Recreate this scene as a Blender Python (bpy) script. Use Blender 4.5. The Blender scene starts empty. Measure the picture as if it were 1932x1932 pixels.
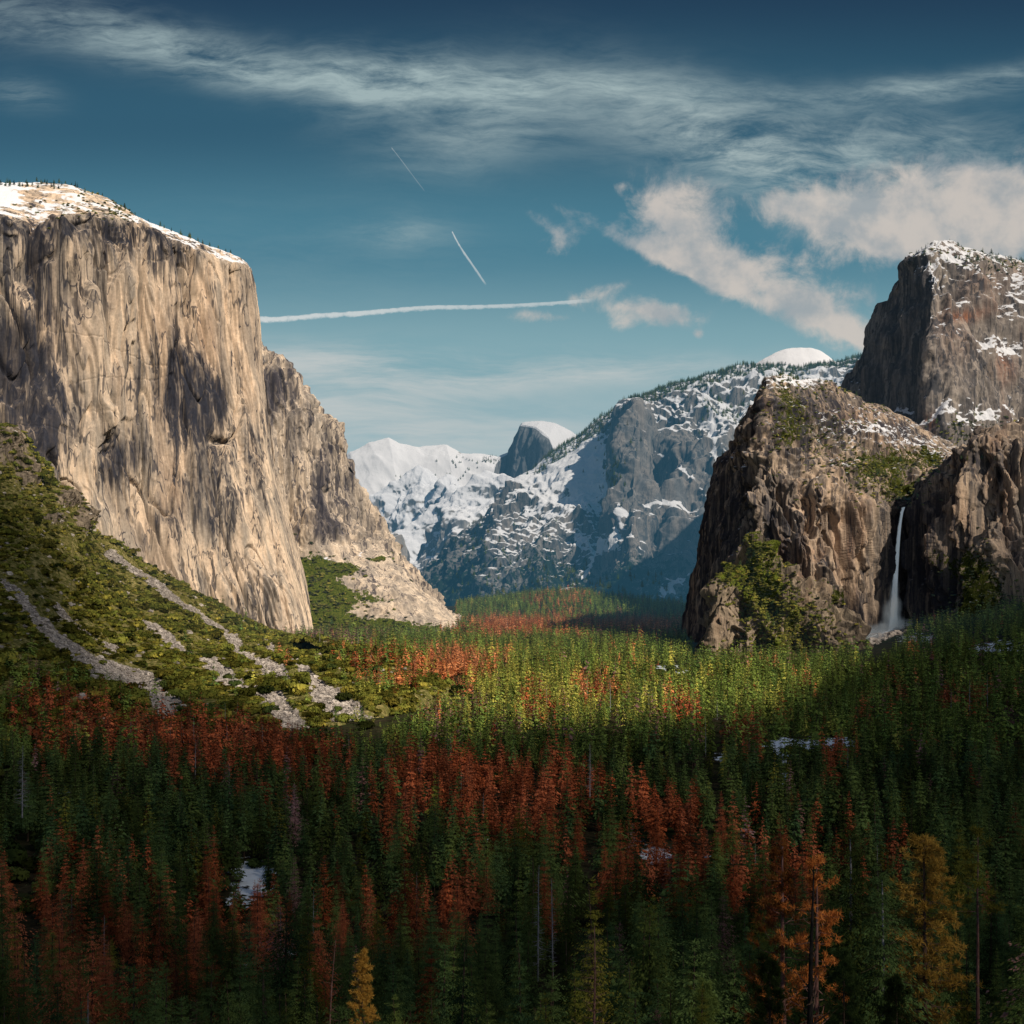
import bpy, math, random, time
import numpy as np
T0 = time.time()
rng = np.random.default_rng(7)
random.seed(7)
S = bpy.context.scene
COL = S.collection

# ------------------------------------------------------------------ frame of reference (metres, camera at the overlook = origin)
F, U0, V0 = 2376.0, 966.0, 1090.0
ZF = -170.0                      # valley floor level
SUN_AZ, SUN_EL = math.radians(141), math.radians(37)      # azimuth from +Y clockwise
SUN = np.array([math.sin(SUN_AZ) * math.cos(SUN_EL), math.cos(SUN_AZ) * math.cos(SUN_EL), math.sin(SUN_EL)])

def P(u, v, Y):
    return np.stack(np.broadcast_arrays((u - U0) / F * Y, Y * 1.0, (V0 - v) / F * Y), -1)
def uv(p):
    y = np.maximum(p[..., 1], 1.0)
    return U0 + F * p[..., 0] / y, V0 - F * p[..., 2] / y

# ------------------------------------------------------------------ noise
_perm = np.random.default_rng(3).permutation(256).astype(np.int32)
_perm = np.concatenate([_perm, _perm, _perm])
_g = np.random.default_rng(5).normal(size=(256, 3)).astype(np.float32)
_g /= np.linalg.norm(_g, axis=1, keepdims=True)
def perlin(p):
    p = np.asarray(p, np.float32)
    i = np.floor(p).astype(np.int32); f = p - i; i &= 255
    w = f * f * f * (f * (f * 6 - 15) + 10)
    out = 0
    for dx in (0, 1):
        wx = w[..., 0] if dx else 1 - w[..., 0]
        a = _perm[i[..., 0] + dx]
        for dy in (0, 1):
            wy = w[..., 1] if dy else 1 - w[..., 1]
            b = _perm[a + i[..., 1] + dy]
            for dz in (0, 1):
                wz = w[..., 2] if dz else 1 - w[..., 2]
                g = _g[_perm[b + i[..., 2] + dz]]
                out = out + wx * wy * wz * (g[..., 0] * (f[..., 0] - dx) + g[..., 1] * (f[..., 1] - dy) + g[..., 2] * (f[..., 2] - dz))
    return out * 1.5
def fbm(p, sc, oct=4, gain=.5, off=0.0):
    q = np.asarray(p) / np.asarray(sc, float) + off
    a, s, t = 1.0, 0, 0
    for k in range(oct):
        s = s + a * perlin(q); t += a
        q = q * 2.03 + 11.7; a *= gain
    return s / t
def ridged(p, sc, oct=3, gain=.5, off=0.0):
    q = np.asarray(p) / np.asarray(sc, float) + off
    a, s, t = 1.0, 0, 0
    for k in range(oct):
        s = s + a * (1 - np.abs(perlin(q)) * 2.2); t += a
        q = q * 2.07 + 5.3; a *= gain
    return s / t
def stairs(x, w=.14):
    f = np.floor(x); t = np.clip((x - f - (.5 - w)) / (2 * w), 0, 1); return f + t * t * (3 - 2 * t) + .12 * (x - f)
def sst(x, a, b):
    t = np.clip((x - a) / (b - a), 0, 1); return t * t * (3 - 2 * t)
def seg_dist(u, v, pts):
    """distance to a polyline and the position (0..1) along it"""
    best = np.full(np.shape(u), 1e9); pos = np.zeros(np.shape(u)); n = len(pts) - 1
    for k in range(n):
        (x0, y0), (x1, y1) = pts[k][:2], pts[k + 1][:2]
        dx, dy = x1 - x0, y1 - y0
        t = np.clip(((u - x0) * dx + (v - y0) * dy) / (dx * dx + dy * dy), 0, 1)
        d = np.hypot(u - x0 - t * dx, v - y0 - t * dy)
        m = d < best; best = np.where(m, d, best); pos = np.where(m, (k + t) / n, pos)
    return best, pos
def blobs(u, v, L):
    r = 0
    for (a, b, su, sv, w) in L:
        r = r + w * np.exp(-((u - a) / su) ** 2 - ((v - b) / sv) ** 2)
    return r

# ------------------------------------------------------------------ mesh helpers
def new_mesh(name, V, faces, mats=(), smooth=True, attrs=None, mat_idx=None):
    V = np.ascontiguousarray(V, np.float32).reshape(-1, 3)
    faces = np.ascontiguousarray(faces, np.int32)
    me = bpy.data.meshes.new(name)
    me.vertices.add(len(V)); me.vertices.foreach_set('co', V.ravel())
    n, k = faces.shape
    me.loops.add(n * k); me.loops.foreach_set('vertex_index', faces.ravel())
    me.polygons.add(n)
    me.polygons.foreach_set('loop_start', np.arange(0, n * k, k, dtype=np.int32))
    me.polygons.foreach_set('loop_total', np.full(n, k, np.int32))
    me.polygons.foreach_set('use_smooth', np.full(n, smooth, bool))
    if mat_idx is not None: me.polygons.foreach_set('material_index', np.asarray(mat_idx, np.int32))
    for m in mats: me.materials.append(m)
    for a, d in (attrs or {}).items():
        at = me.attributes.new(a, 'FLOAT', 'POINT'); at.data.foreach_set('value', np.ascontiguousarray(d, np.float32).ravel())
    me.update(calc_edges=True)
    return me
def link(name, me, parent=None):
    o = bpy.data.objects.new(name, me); COL.objects.link(o)
    if parent is not None: o.parent = parent
    return o
def tag(o, label=None, cat=None, group=None, kind=None):
    if label: o['label'] = label
    if cat: o['category'] = cat
    if group: o['group'] = group
    if kind: o['kind'] = kind
    return o
def grid_faces(ns, nt, flip=False):
    a = (np.arange(ns - 1)[:, None] * nt + np.arange(nt - 1)[None, :]).ravel()
    f = np.stack([a, a + nt, a + nt + 1, a + 1], 1)
    return f[:, ::-1] if flip else f

def interp_rows(C, n, axis, lin=0.0, w=None):
    """resample control points along an axis, blend of Catmull-Rom and straight"""
    C = np.moveaxis(np.asarray(C, float), axis, 0); m = len(C)
    if w is None: x = np.linspace(0, m - 1, n)
    else:
        cum = np.concatenate([[0], np.cumsum(w)]); x = np.interp(np.linspace(0, cum[-1], n), cum, np.arange(m))
    i = np.clip(np.floor(x).astype(int), 0, m - 2); t = (x - i).reshape((-1,) + (1,) * (C.ndim - 1))
    p1, p2 = C[i], C[i + 1]; p0 = C[np.maximum(i - 1, 0)]; p3 = C[np.minimum(i + 2, m - 1)]
    cr = .5 * (2 * p1 + (p2 - p0) * t + (2 * p0 - 5 * p1 + 4 * p2 - p3) * t * t + (3 * p1 - p0 - 3 * p2 + p3) * t ** 3)
    r = (1 - lin) * cr + lin * (p1 * (1 - t) + p2 * t)
    return np.moveaxis(r, 0, axis)
def normals(G):
    a = np.gradient(G, axis=0); b = np.gradient(G, axis=1)
    n = np.cross(a, b); return n / np.maximum(np.linalg.norm(n, axis=-1, keepdims=True), 1e-9)
def smooth_grid(A, k):
    for _ in range(k):
        A = A.copy()
        A[1:-1] = (A[:-2] + 2 * A[1:-1] + A[2:]) / 4
        A[:, 1:-1] = (A[:, :-2] + 2 * A[:, 1:-1] + A[:, 2:]) / 4
    return A

def loft(cols, ns, nt, lin_s=.6, lin_t=.6, wt=None, ws=None):
    """cols: list of columns, each a list of (u, v, Y); -> dense grid of world points [ns, nt, 3]"""
    C = np.array(cols, float)
    C = P(C[..., 0], C[..., 1], C[..., 2])
    if ws is None:
        ws = np.linalg.norm(np.diff(C[:, :-1], axis=0), axis=-1).mean(1); ws = ws / ws.mean() * .75 + .25
    G = interp_rows(C, ns, 0, lin_s, ws)
    return interp_rows(G, nt, 1, lin_t, wt)
def face_cam(G):
    N = normals(G)
    m = (N * (-G)).sum(-1).mean()
    return -N if m < 0 else N

# ------------------------------------------------------------------ materials
def mat(name):
    m = bpy.data.materials.new(name); m.use_nodes = True
    nt = m.node_tree; nt.nodes.clear(); return m, nt
class NB:
    def __init__(s, nt): s.nt = nt
    def n(s, t, ins=None, **kw):
        x = s.nt.nodes.new(t)
        for k, v in kw.items(): setattr(x, k, v)
        for k, v in (ins or {}).items():
            if isinstance(v, bpy.types.NodeSocket): s.nt.links.new(v, x.inputs[k])
            else: x.inputs[k].default_value = v
        return x
    def math(s, op, a, b=None, c=None, clamp=False):
        x = s.nt.nodes.new('ShaderNodeMath'); x.operation = op; x.use_clamp = clamp
        for i, v in enumerate((a, b, c)):
            if v is None: continue
            if isinstance(v, bpy.types.NodeSocket): s.nt.links.new(v, x.inputs[i])
            else: x.inputs[i].default_value = v
        return x.outputs[0]
    def mix(s, f, a, b, blend='MIX'):
        x = s.nt.nodes.new('ShaderNodeMix'); x.data_type = 'RGBA'; x.blend_type = blend; x.clamp_factor = True
        for i, v in ((0, f), (6, a), (7, b)):
            if isinstance(v, bpy.types.NodeSocket): s.nt.links.new(v, x.inputs[i])
            elif i == 0: x.inputs[0].default_value = v
            else: x.inputs[i].default_value = (*v, 1) if len(v) == 3 else v
        return x.outputs[2]
    def range(s, v, a, b, c=0., d=1., smooth=True):
        x = s.nt.nodes.new('ShaderNodeMapRange'); x.interpolation_type = 'SMOOTHSTEP' if smooth else 'LINEAR'
        s.nt.links.new(v, x.inputs[0])
        for i, q in zip((1, 2, 3, 4), (a, b, c, d)): x.inputs[i].default_value = q
        return x.outputs[0]
    def noise(s, vec, scale, detail=4, rough=.55, dist=0.0, mscale=None, loc=(0, 0, 0), rot=None):
        if mscale is not None or rot is not None:
            mp = s.n('ShaderNodeMapping', {'Vector': vec, 'Scale': mscale or (1, 1, 1), 'Location': loc, 'Rotation': rot or (0, 0, 0)})
            vec = mp.outputs[0]
        x = s.n('ShaderNodeTexNoise', {'Vector': vec, 'Scale': scale, 'Detail': detail, 'Roughness': rough, 'Distortion': dist})
        return x.outputs[0]
    def attr(s, name):
        return s.n('ShaderNodeAttribute', attribute_name=name).outputs['Fac']

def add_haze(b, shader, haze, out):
    """aerial perspective of the air painted onto far ground as emission: a fixed amount, or one that grows with distance up the valley"""
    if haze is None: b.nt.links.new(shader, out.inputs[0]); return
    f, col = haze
    em = b.n('ShaderNodeEmission', {'Color': (*col, 1), 'Strength': 1.0})  # bluish glow painted in for haze, mixed over the surface shader
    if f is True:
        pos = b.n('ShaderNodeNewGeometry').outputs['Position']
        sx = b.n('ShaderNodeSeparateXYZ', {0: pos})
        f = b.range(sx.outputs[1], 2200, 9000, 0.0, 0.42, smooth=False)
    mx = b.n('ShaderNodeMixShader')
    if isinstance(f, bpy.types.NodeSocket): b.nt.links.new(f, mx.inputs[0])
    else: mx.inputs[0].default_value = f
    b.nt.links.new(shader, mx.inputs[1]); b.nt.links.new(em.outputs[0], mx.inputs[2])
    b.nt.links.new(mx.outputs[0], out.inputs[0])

def rock_mat(name, c_light, c_mid, c_dark, c_warm, unit=1.0, snow=(0.55, .2), veg=None, haze=None, bump=.6, warm_amt=.5,
             streak=1.0, snow_col=(.68, .68, .70), dark_amt=.6, vert=0.11, vegcols=((.035, .045, .012), (.10, .10, .025)), grain=34, gamp=1.3):
    m, nt = mat(name); b = NB(nt)
    g = b.n('ShaderNodeNewGeometry'); pos = g.outputs['Position']
    nz = b.n('ShaderNodeSeparateXYZ', {0: g.outputs['Normal']}).outputs[2]
    st = b.attr('stain_shade'); sn = b.attr('snow'); vg = b.attr('veg'); wm = b.attr('warm')  # darkening attribute: water stains, plus painted shade on some faces
    big = b.noise(pos, 1 / (260 * unit), 3, .6, .4, (1, 1, vert * 3))
    s1 = b.noise(pos, 1 / (46 * unit), 5, .62, .25, (1, 1, vert))
    s2 = b.noise(pos, 1 / (14 * unit), 4, .65, .3, (1, 1, vert * .7), loc=(31, 7, 3))
    fine = b.noise(pos, 1 / (9 * unit), 5, .7)
    s3 = b.noise(pos, 1 / (17 * unit), 3, .6, .2, (1, 1, vert * .18), loc=(77, 3, 9))          # long thin water lines
    s4 = b.noise(pos, 1 / (30 * unit), 3, .6, .35, (1, 1, vert * .55), loc=(7, 33, 19))
    c = b.mix(b.range(s1, .40, .60), c_light, c_mid)
    c = b.mix(b.math('MULTIPLY', b.range(big, .5, .68), .75), c, c_mid)
    w = b.math('ADD', b.math('MULTIPLY', b.range(b.noise(pos, 1 / (120 * unit), 4, .6, .5, (1, 1, vert * 2.2), loc=(5, 91, 17)), .52, .72), warm_amt), wm, clamp=True)
    c = b.mix(w, c, c_warm)
    msk = b.range(b.math('ADD', b.noise(pos, 1 / (150 * unit), 3, .6, .3, (1, 1, .35), loc=(2, 8, 4)), b.math('MULTIPLY', st, .20)), .46, .64)
    # dark water streaks, gathered where the stain attribute is high
    d = b.math('ADD', b.math('MULTIPLY', s2, .6), b.math('MULTIPLY', s4, .55))
    d = b.math('ADD', d, b.math('MULTIPLY', st, .17))
    d = b.math('MULTIPLY', b.range(d, .62, .80), dark_amt * streak, clamp=True)
    c = b.mix(d, c, c_dark)
    ln = b.math('MULTIPLY', b.range(s3, .53, .57), msk)
    c = b.mix(b.math('MULTIPLY', ln, .80 * streak), c, c_dark)
    lt = b.math('MULTIPLY', b.range(s3, .44, .38), .45 * streak)
    c = b.mix(lt, c, b.mix(1.0, c_light, (1.15, 1.15, 1.15), 'MULTIPLY'))
    c = b.mix(b.math('MULTIPLY', b.math('MULTIPLY', b.range(st, .1, 1.4), .75), b.range(s1, .30, .62)), c, c_dark)
    c = b.mix(b.range(fine, .3, .7, 0, .6), c, b.mix(1.0, c, (.55, .55, .55), 'MULTIPLY'))
    ck = b.math('ABSOLUTE', b.math('SUBTRACT', b.noise(pos, 1 / (70 * unit), 4, .5, .4, (1, 1, vert * .8), loc=(9, 1, 55)), .5))
    c = b.mix(b.math('MULTIPLY', b.range(ck, .003, .012, 1, 0), .75), c, c_dark)
    j1 = b.math('ABSOLUTE', b.math('SUBTRACT', b.noise(pos, 1 / (34 * unit), 2, .5, .15, (1, 1, vert * .28), loc=(3, 61, 5)), .5))
    c = b.mix(b.math('MULTIPLY', b.math('MULTIPLY', b.range(j1, .002, .010, 1, 0), .85), b.range(s4, .40, .52)), c, c_dark)
    j2 = b.noise(pos, 1 / (60 * unit), 3, .55, .2, (1, 1, vert * .4), loc=(13, 21, 8))
    c = b.mix(b.math('MULTIPLY', b.range(j2, .545, .565), .30), c, b.mix(1.0, c, (.40, .41, .46), 'MULTIPLY'))
    if veg is not None:
        vn = b.noise(pos, 1 / (veg * 1.0), 4, .7)
        vcol = b.mix(b.range(b.noise(pos, 1 / (veg * .3), 2, .6), .35, .65), vegcols[0], vegcols[1])
        vf = b.range(b.math('ADD', vn, b.math('MULTIPLY', vg, .5)), .66, .74)
        c = b.mix(vf, c, vcol)
    snn = b.noise(pos, 1 / (grain * unit), 5, .72, 0, (1, 1, 1.6))
    x = b.math('ADD', nz, b.math('MULTIPLY', b.math('SUBTRACT', snn, .5), gamp))
    x = b.math('ADD', x, sn)
    sf = b.range(x, snow[0], snow[0] + snow[1])
    c = b.mix(sf, c, snow_col)
    hb = b.math('ADD', b.math('MULTIPLY', s2, 1.0), b.math('MULTIPLY', fine, .6))
    bp = b.n('ShaderNodeBump', {'Height': hb, 'Strength': bump, 'Distance': 9 * unit})
    bs = b.n('ShaderNodeBsdfDiffuse', {'Color': c, 'Normal': bp.outputs[0], 'Roughness': .6})
    out = b.n('ShaderNodeOutputMaterial')
    add_haze(b, bs.outputs[0], haze, out)
    return m

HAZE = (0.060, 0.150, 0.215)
def foliage_mat(name, c1, c2, c3, haze=True, scale=.25):
    """leaf colour: per-tree variation, light tips and dark inner clumps"""
    m, nt = mat(name); b = NB(nt)
    oi = b.n('ShaderNodeObjectInfo').outputs['Random']
    tc = b.n('ShaderNodeTexCoord').outputs['Object']
    n1 = b.noise(tc, scale, 2, .6)
    c = b.mix(b.range(n1, .35, .65), c1, c2)
    c = b.mix(b.math('MULTIPLY', b.range(oi, .0, 1., 0, 1, False), .8), c, c3)
    k = b.math('ADD', b.math('MULTIPLY', b.math('FRACT', b.math('MULTIPLY', oi, 7.31)), 1.35), .28)
    c = b.mix(1.0, c, b.n('ShaderNodeCombineColor', {0: k, 1: k, 2: k}).outputs[0], 'MULTIPLY')
    b0 = b.n('ShaderNodeBsdfDiffuse', {'Color': c}); b1 = b.n('ShaderNodeBsdfTranslucent', {'Color': c})
    bs = b.n('ShaderNodeMixShader', {0: .25}); nt.links.new(b0.outputs[0], bs.inputs[1]); nt.links.new(b1.outputs[0], bs.inputs[2])
    out = b.n('ShaderNodeOutputMaterial')
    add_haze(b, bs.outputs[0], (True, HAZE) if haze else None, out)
    return m
def bark_mat(name, c1, c2, sc=2.0):
    m, nt = mat(name); b = NB(nt)
    tc = b.n('ShaderNodeTexCoord').outputs['Object']
    n1 = b.noise(tc, sc, 4, .7, 0, (1, 1, .25))
    bs = b.n('ShaderNodeBsdfDiffuse', {'Color': b.mix(b.range(n1, .35, .65), c1, c2)})
    out = b.n('ShaderNodeOutputMaterial'); nt.links.new(bs.outputs[0], out.inputs[0]); return m

M_green = foliage_mat('needles_green', (.026, .060, .030), (.080, .140, .045), (.15, .185, .040))
M_olive = foliage_mat('needles_olive', (.08, .10, .020), (.20, .20, .032), (.26, .22, .035))
M_lit = foliage_mat('needles_olive_sunlit', (.15, .19, .038), (.42, .43, .085), (.56, .49, .095))  # brighter copy of olive, sunlight of the valley strip put into the colour
M_amber = foliage_mat('needles_rust_sunlit', (.36, .10, .032), (.70, .26, .085), (.58, .27, .13))  # brighter orange copy of rust, painted as if in sun
M_rust = foliage_mat('needles_rust', (.24, .046, .018), (.58, .15, .050), (.40, .13, .060))
M_brown = foliage_mat('needles_brown', (.17, .08, .065), (.36, .19, .14), (.27, .15, .15))
M_gold = foliage_mat('needles_gold', (.30, .18, .03), (.62, .38, .08), (.55, .30, .06))
M_orange = foliage_mat('needles_orange', (.45, .14, .035), (.80, .32, .09), (.65, .22, .05))
M_shrub = foliage_mat('leaves_shrub', (.060, .064, .012), (.40, .32, .055), (.15, .17, .030), scale=.35)
M_green_far = foliage_mat('needles_green_far', (.050, .095, .030), (.15, .235, .048), (.25, .30, .055))  # brighter copy of green, sunlight painted in for the far trees
M_oak = foliage_mat('leaves_oak', (.020, .036, .012), (.060, .085, .022), (.08, .09, .02), scale=.4)
M_bark = bark_mat('bark_brown', (.055, .035, .025), (.13, .085, .06))
M_pinebark = bark_mat('bark_pink', (.10, .05, .04), (.24, .13, .11))
M_grey = bark_mat('bark_grey', (.16, .15, .15), (.34, .33, .32))
M_char = bark_mat('bark_charred', (.008, .008, .008), (.03, .025, .022))

# ------------------------------------------------------------------ camera, world, sun
cam = bpy.data.cameras.new('camera'); cam.sensor_width = 36; cam.lens = 36 * F / 1932; cam.shift_y = (V0 - 966) / 1932
cam.clip_start = 1; cam.clip_end = 90000
co = bpy.data.objects.new('camera', cam); COL.objects.link(co); co.rotation_euler = (math.pi / 2, 0, 0); S.camera = co
S.view_settings.view_transform = 'Standard'; S.view_settings.look = 'None'; S.view_settings.exposure = 0
S.cycles.max_bounces = 4; S.cycles.diffuse_bounces = 2; S.cycles.transparent_max_bounces = 12; S.cycles.volume_bounces = 0
S.cycles.use_denoising = True; S.cycles.use_adaptive_sampling = False
try: S.cycles.denoising_prefilter = 'ACCURATE'
except Exception: pass

sl = bpy.data.lights.new('sun', 'SUN'); sl.energy = 5.0; sl.angle = math.radians(.5); sl.color = (1.0, .895, .75)
so = bpy.data.objects.new('sun', sl); COL.objects.link(so)
from mathutils import Vector
so.rotation_euler = Vector(-SUN).to_track_quat('-Z', 'Y').to_euler()

def build_world():
    w = bpy.data.worlds.new('World'); S.world = w; w.use_nodes = True
    nt = w.node_tree; nt.nodes.clear(); b = NB(nt)
    sky = b.n('ShaderNodeTexSky', sky_type='NISHITA'); sky.sun_disc = False
    sky.sun_elevation = SUN_EL; sky.sun_rotation = SUN_AZ; sky.altitude = 1500; sky.air_density = 1.0; sky.dust_density = .6; sky.ozone_density = 2.5
    d = b.n('ShaderNodeTexCoord').outputs['Generated']
    sp = b.n('ShaderNodeSeparateXYZ', {0: d}); x, y, z = sp.outputs
    ym = b.math('MAXIMUM', y, .06)
    a = b.math('DIVIDE', x, ym); h = b.math('DIVIDE', z, ym)          # plane of the sky ahead
    U = b.math('MULTIPLY', a, F / 1000); V = b.math('MULTIPLY', h, F / 1000)   # kilo-units: U=(u-966)/1000, V=(1090-v)/1000
    pv = b.n('ShaderNodeCombineXYZ', {0: U, 1: V, 2: 0.0}).outputs[0]
    # grade the clear sky to the deep teal of the day
    el = b.math('MULTIPLY', z, 1.0)
    tint = b.n('ShaderNodeValToRGB', {0: b.range(V, 0.0, 1.15, 0, 1, False)})
    cr = tint.color_ramp; cr.interpolation = 'EASE'
    cols = [(0.0, (.46, .50, .48)), (.18, (.33, .46, .49)), (.36, (.22, .39, .43)), (.55, (.066, .205, .275)), (.75, (.026, .100, .155)), (1.0, (.010, .036, .074))]
    while len(cr.elements) < len(cols): cr.elements.new(.5)
    for e, (p_, c_) in zip(cr.elements, cols): e.position = p_; e.color = (*c_, 1)
    base = tint.outputs[0]
    lo = b.n('ShaderNodeHueSaturation', {'Saturation': 1.0, 'Value': .085, 'Color': sky.outputs[0]}).outputs[0]
    base = b.mix(.92, lo, base)
    # ---- warped noises
    warp = b.n('ShaderNodeTexNoise', {'Vector': pv, 'Scale': 2.2, 'Detail': 4, 'Roughness': .6})
    wv = b.n('ShaderNodeVectorMath', {0: warp.outputs[1], 1: (.5, .5, .5)}, operation='SUBTRACT').outputs[0]
    def warped(k):
        s_ = b.n('ShaderNodeVectorMath', {0: wv, 'Scale': k}, operation='SCALE').outputs[0]
        return b.n('ShaderNodeVectorMath', {0: pv, 1: s_}, operation='ADD').outputs[0]
    w1, w2 = warped(.09), warped(.06)
    def ell(vec, u, v, su, sv, rot=0.0):
        """soft ellipse, rot in degrees counter-clockwise in the picture plane"""
        c0, s0 = math.cos(math.radians(rot)), math.sin(math.radians(rot))
        cu, cv = (u - 966) / 1000, (1090 - v) / 1000
        q = b.n('ShaderNodeVectorMath', {0: vec, 1: (cu, cv, 0)}, operation='SUBTRACT').outputs[0]
        d1 = b.n('ShaderNodeVectorMath', {0: q, 1: (c0 * 1000 / su, s0 * 1000 / su, 0)}, operation='DOT_PRODUCT').outputs[1]
        d2 = b.n('ShaderNodeVectorMath', {0: q, 1: (-s0 * 1000 / sv, c0 * 1000 / sv, 0)}, operation='DOT_PRODUCT').outputs[1]
        r = b.math('ADD', b.math('MULTIPLY', d1, d1), b.math('MULTIPLY', d2, d2))
        return b.math('POWER', 2.718, b.math('MULTIPLY', r, -1.0))
    def total(vec, L):
        t = None
        for (u, v, su, sv, rot, wt) in L:
            e = b.math('MULTIPLY', ell(vec, u, v, su, sv, rot), wt)
            t = e if t is None else b.math('ADD', t, e)
        return t
    # cirrus: long streaks
    cir = total(w1, [(120, 50, 330, 45, -10, .85), (430, 110, 260, 40, -13, .95), (730, 150, 200, 45, -5, .9), (980, 165, 260, 40, -2, .65), (900, 245, 160, 60, 12, .75),
                     (700, 190, 90, 40, 20, .4), (1250, 170, 260, 30, -5, .6), (1500, 180, 300, 26, 2, .5), (1830, 150, 200, 22, 8, 1.0),
                     (40, 175, 60, 26, -15, .6), (760, 440, 90, 30, 0, .6),
                     (1100, 210, 300, 90, 0, .3), (560, 500, 400, 120, 0, .12)])
    n_c = b.noise(w1, 7.5, 9, .70, .35, (.36, 1.7, 1), rot=(0, 0, .16))
    n_f = b.noise(w1, 26, 6, .68, .5, (.26, 1.5, 1), rot=(0, 0, .35))
    cm = b.math('MULTIPLY', cir, b.range(b.math('ADD', b.math('MULTIPLY', n_c, .85), b.math('MULTIPLY', n_f, .45)), .42, .95))
    base = b.mix(b.math('MULTIPLY', cm, 1.05, clamp=True), base, (.34, .44, .455))
    fan = total(w1, [(1180, 230, 200, 60, -25, .55), (1330, 250, 200, 60, -32, .75), (1450, 310, 190, 60, -35, 1.0), (1600, 300, 200, 55, -20, .9), (1760, 260, 220, 60, -8, .8), (1560, 370, 150, 40, -10, .8), (900, 240, 150, 50, 14, .5)])
    n_g = b.noise(w1, 8, 9, .70, .5, (.5, 1.6, 1), rot=(0, 0, .62)); n_h = b.noise(w1, 24, 6, .68, .6, (.35, 1.5, 1), rot=(0, 0, .75))
    fm = b.math('MULTIPLY', fan, b.range(b.math('ADD', b.math('MULTIPLY', n_g, .85), b.math('MULTIPLY', n_h, .45)), .44, .95))
    base = b.mix(b.math('MULTIPLY', fm, 1.0, clamp=True), base, (.36, .45, .46))
    # low haze bands above the ridge
    bands = total(w1, [(800, 700, 420, 40, -2, .7), (640, 760, 260, 40, 3, .7), (1200, 700, 260, 22, 2, .5), (860, 820, 500, 45, 0, .65), (560, 690, 150, 30, 0, .4)])
    n_b = b.noise(w2, 6, 8, .68, .5, (.25, 2.2, 1))
    base = b.mix(b.math('MULTIPLY', bands, b.range(n_b, .3, .65), clamp=True), base, (.56, .58, .57))
    # cumulus and broad bank on the right
    cu = total(w2, [(1265, 390, 70, 55, -50, 1.2), (1320, 460, 105, 58, -25, 1.3), (1370, 500, 60, 30, 0, .8), (1080, 445, 45, 24, 20, .95), (1045, 425, 50, 10, -35, .6),
                    (1215, 470, 150, 14, -26, .95), (1350, 530, 130, 20, -30, 1.1), (1500, 590, 130, 32, -28, 1.2), (1570, 600, 110, 30, -25, 1.1), (1480, 495, 40, 22, 0, .7), (1600, 550, 50, 28, 0, .8),
                    (1610, 640, 60, 14, -35, .9), (1640, 390, 150, 55, 0, 1.25), (1800, 410, 190, 75, 5, 1.4), (1920, 400, 140, 85, 0, 1.3), (1640, 465, 110, 42, 0, 1.1), (1480, 395, 110, 30, -10, .8), (1790, 330, 120, 30, 0, .7), (1540, 400, 90, 30, 0, .55), (1900, 460, 120, 40, 0, .9),
                    (1200, 585, 110, 20, -8, .95), (1120, 555, 60, 14, 15, .6), (1000, 598, 60, 12, -4, .75), (1180, 610, 30, 16, 0, .7), (1050, 606, 40, 10, 0, .6), (1170, 350, 16, 10, 0, .6), (1320, 633, 8, 8, 0, .8), (1260, 590, 40, 22, 0, .8)])
    n_k = b.noise(w2, 10, 9, .66, .3)
    ck = b.range(b.math('ADD', b.math('MULTIPLY', cu, .62), b.math('MULTIPLY', b.math('SUBTRACT', n_k, .5), 2.7)), .10, 1.0)
    shade = b.noise(w2, 7, 5, .6, loc=(.03, -.04, 2), mscale=(1, 1, 1))
    ck = b.math('MULTIPLY', ck, b.range(cu, .04, .30))
    ccol = b.mix(b.range(shade, .38, .62), (.62, .56, .51), (.36, .39, .41))
    base = b.mix(b.math('MULTIPLY', ck, .88), base, ccol)
    # above and behind the view the sky is the plain graded sky
    front = b.range(y, .12, .3)
    back = b.n('ShaderNodeHueSaturation', {'Saturation': .9, 'Value': .062, 'Color': sky.outputs[0]}).outputs[0]
    fin = b.mix(front, back, base)
    bg = b.n('ShaderNodeBackground', {'Color': fin, 'Strength': 1.0})
    out = b.n('ShaderNodeOutputWorld'); nt.links.new(bg.outputs[0], out.inputs[0])
    w.cycles.sampling_method = 'MANUAL'; w.cycles.sample_map_resolution = 512
build_world()

# ------------------------------------------------------------------ terrain
def cracks(p, sc, w=.06, off=0.):
    n = perlin(np.asarray(p) / np.asarray(sc, float) + off)
    return np.exp(-(n / w) ** 2)

def finish(name, G, material, disp, attrs, flip=False):
    N = face_cam(smooth_grid(G, 6))
    D = smooth_grid(disp(G, N), 1)
    G2 = G + N * D[..., None]
    f = grid_faces(G.shape[0], G.shape[1])
    me = new_mesh(name, G2, f, [material], name != 'cliff' and 'cliff' not in name and 'rocky' not in name, attrs)
    # outward facing
    if np.dot(np.array(me.polygons[len(me.polygons) // 3].normal), N[G.shape[0] // 3, G.shape[1] // 3]) < 0: me.flip_normals()
    o = link(name, me); tag(o, kind='structure')
    return o, G2, N

CLIFFS = {}
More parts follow.
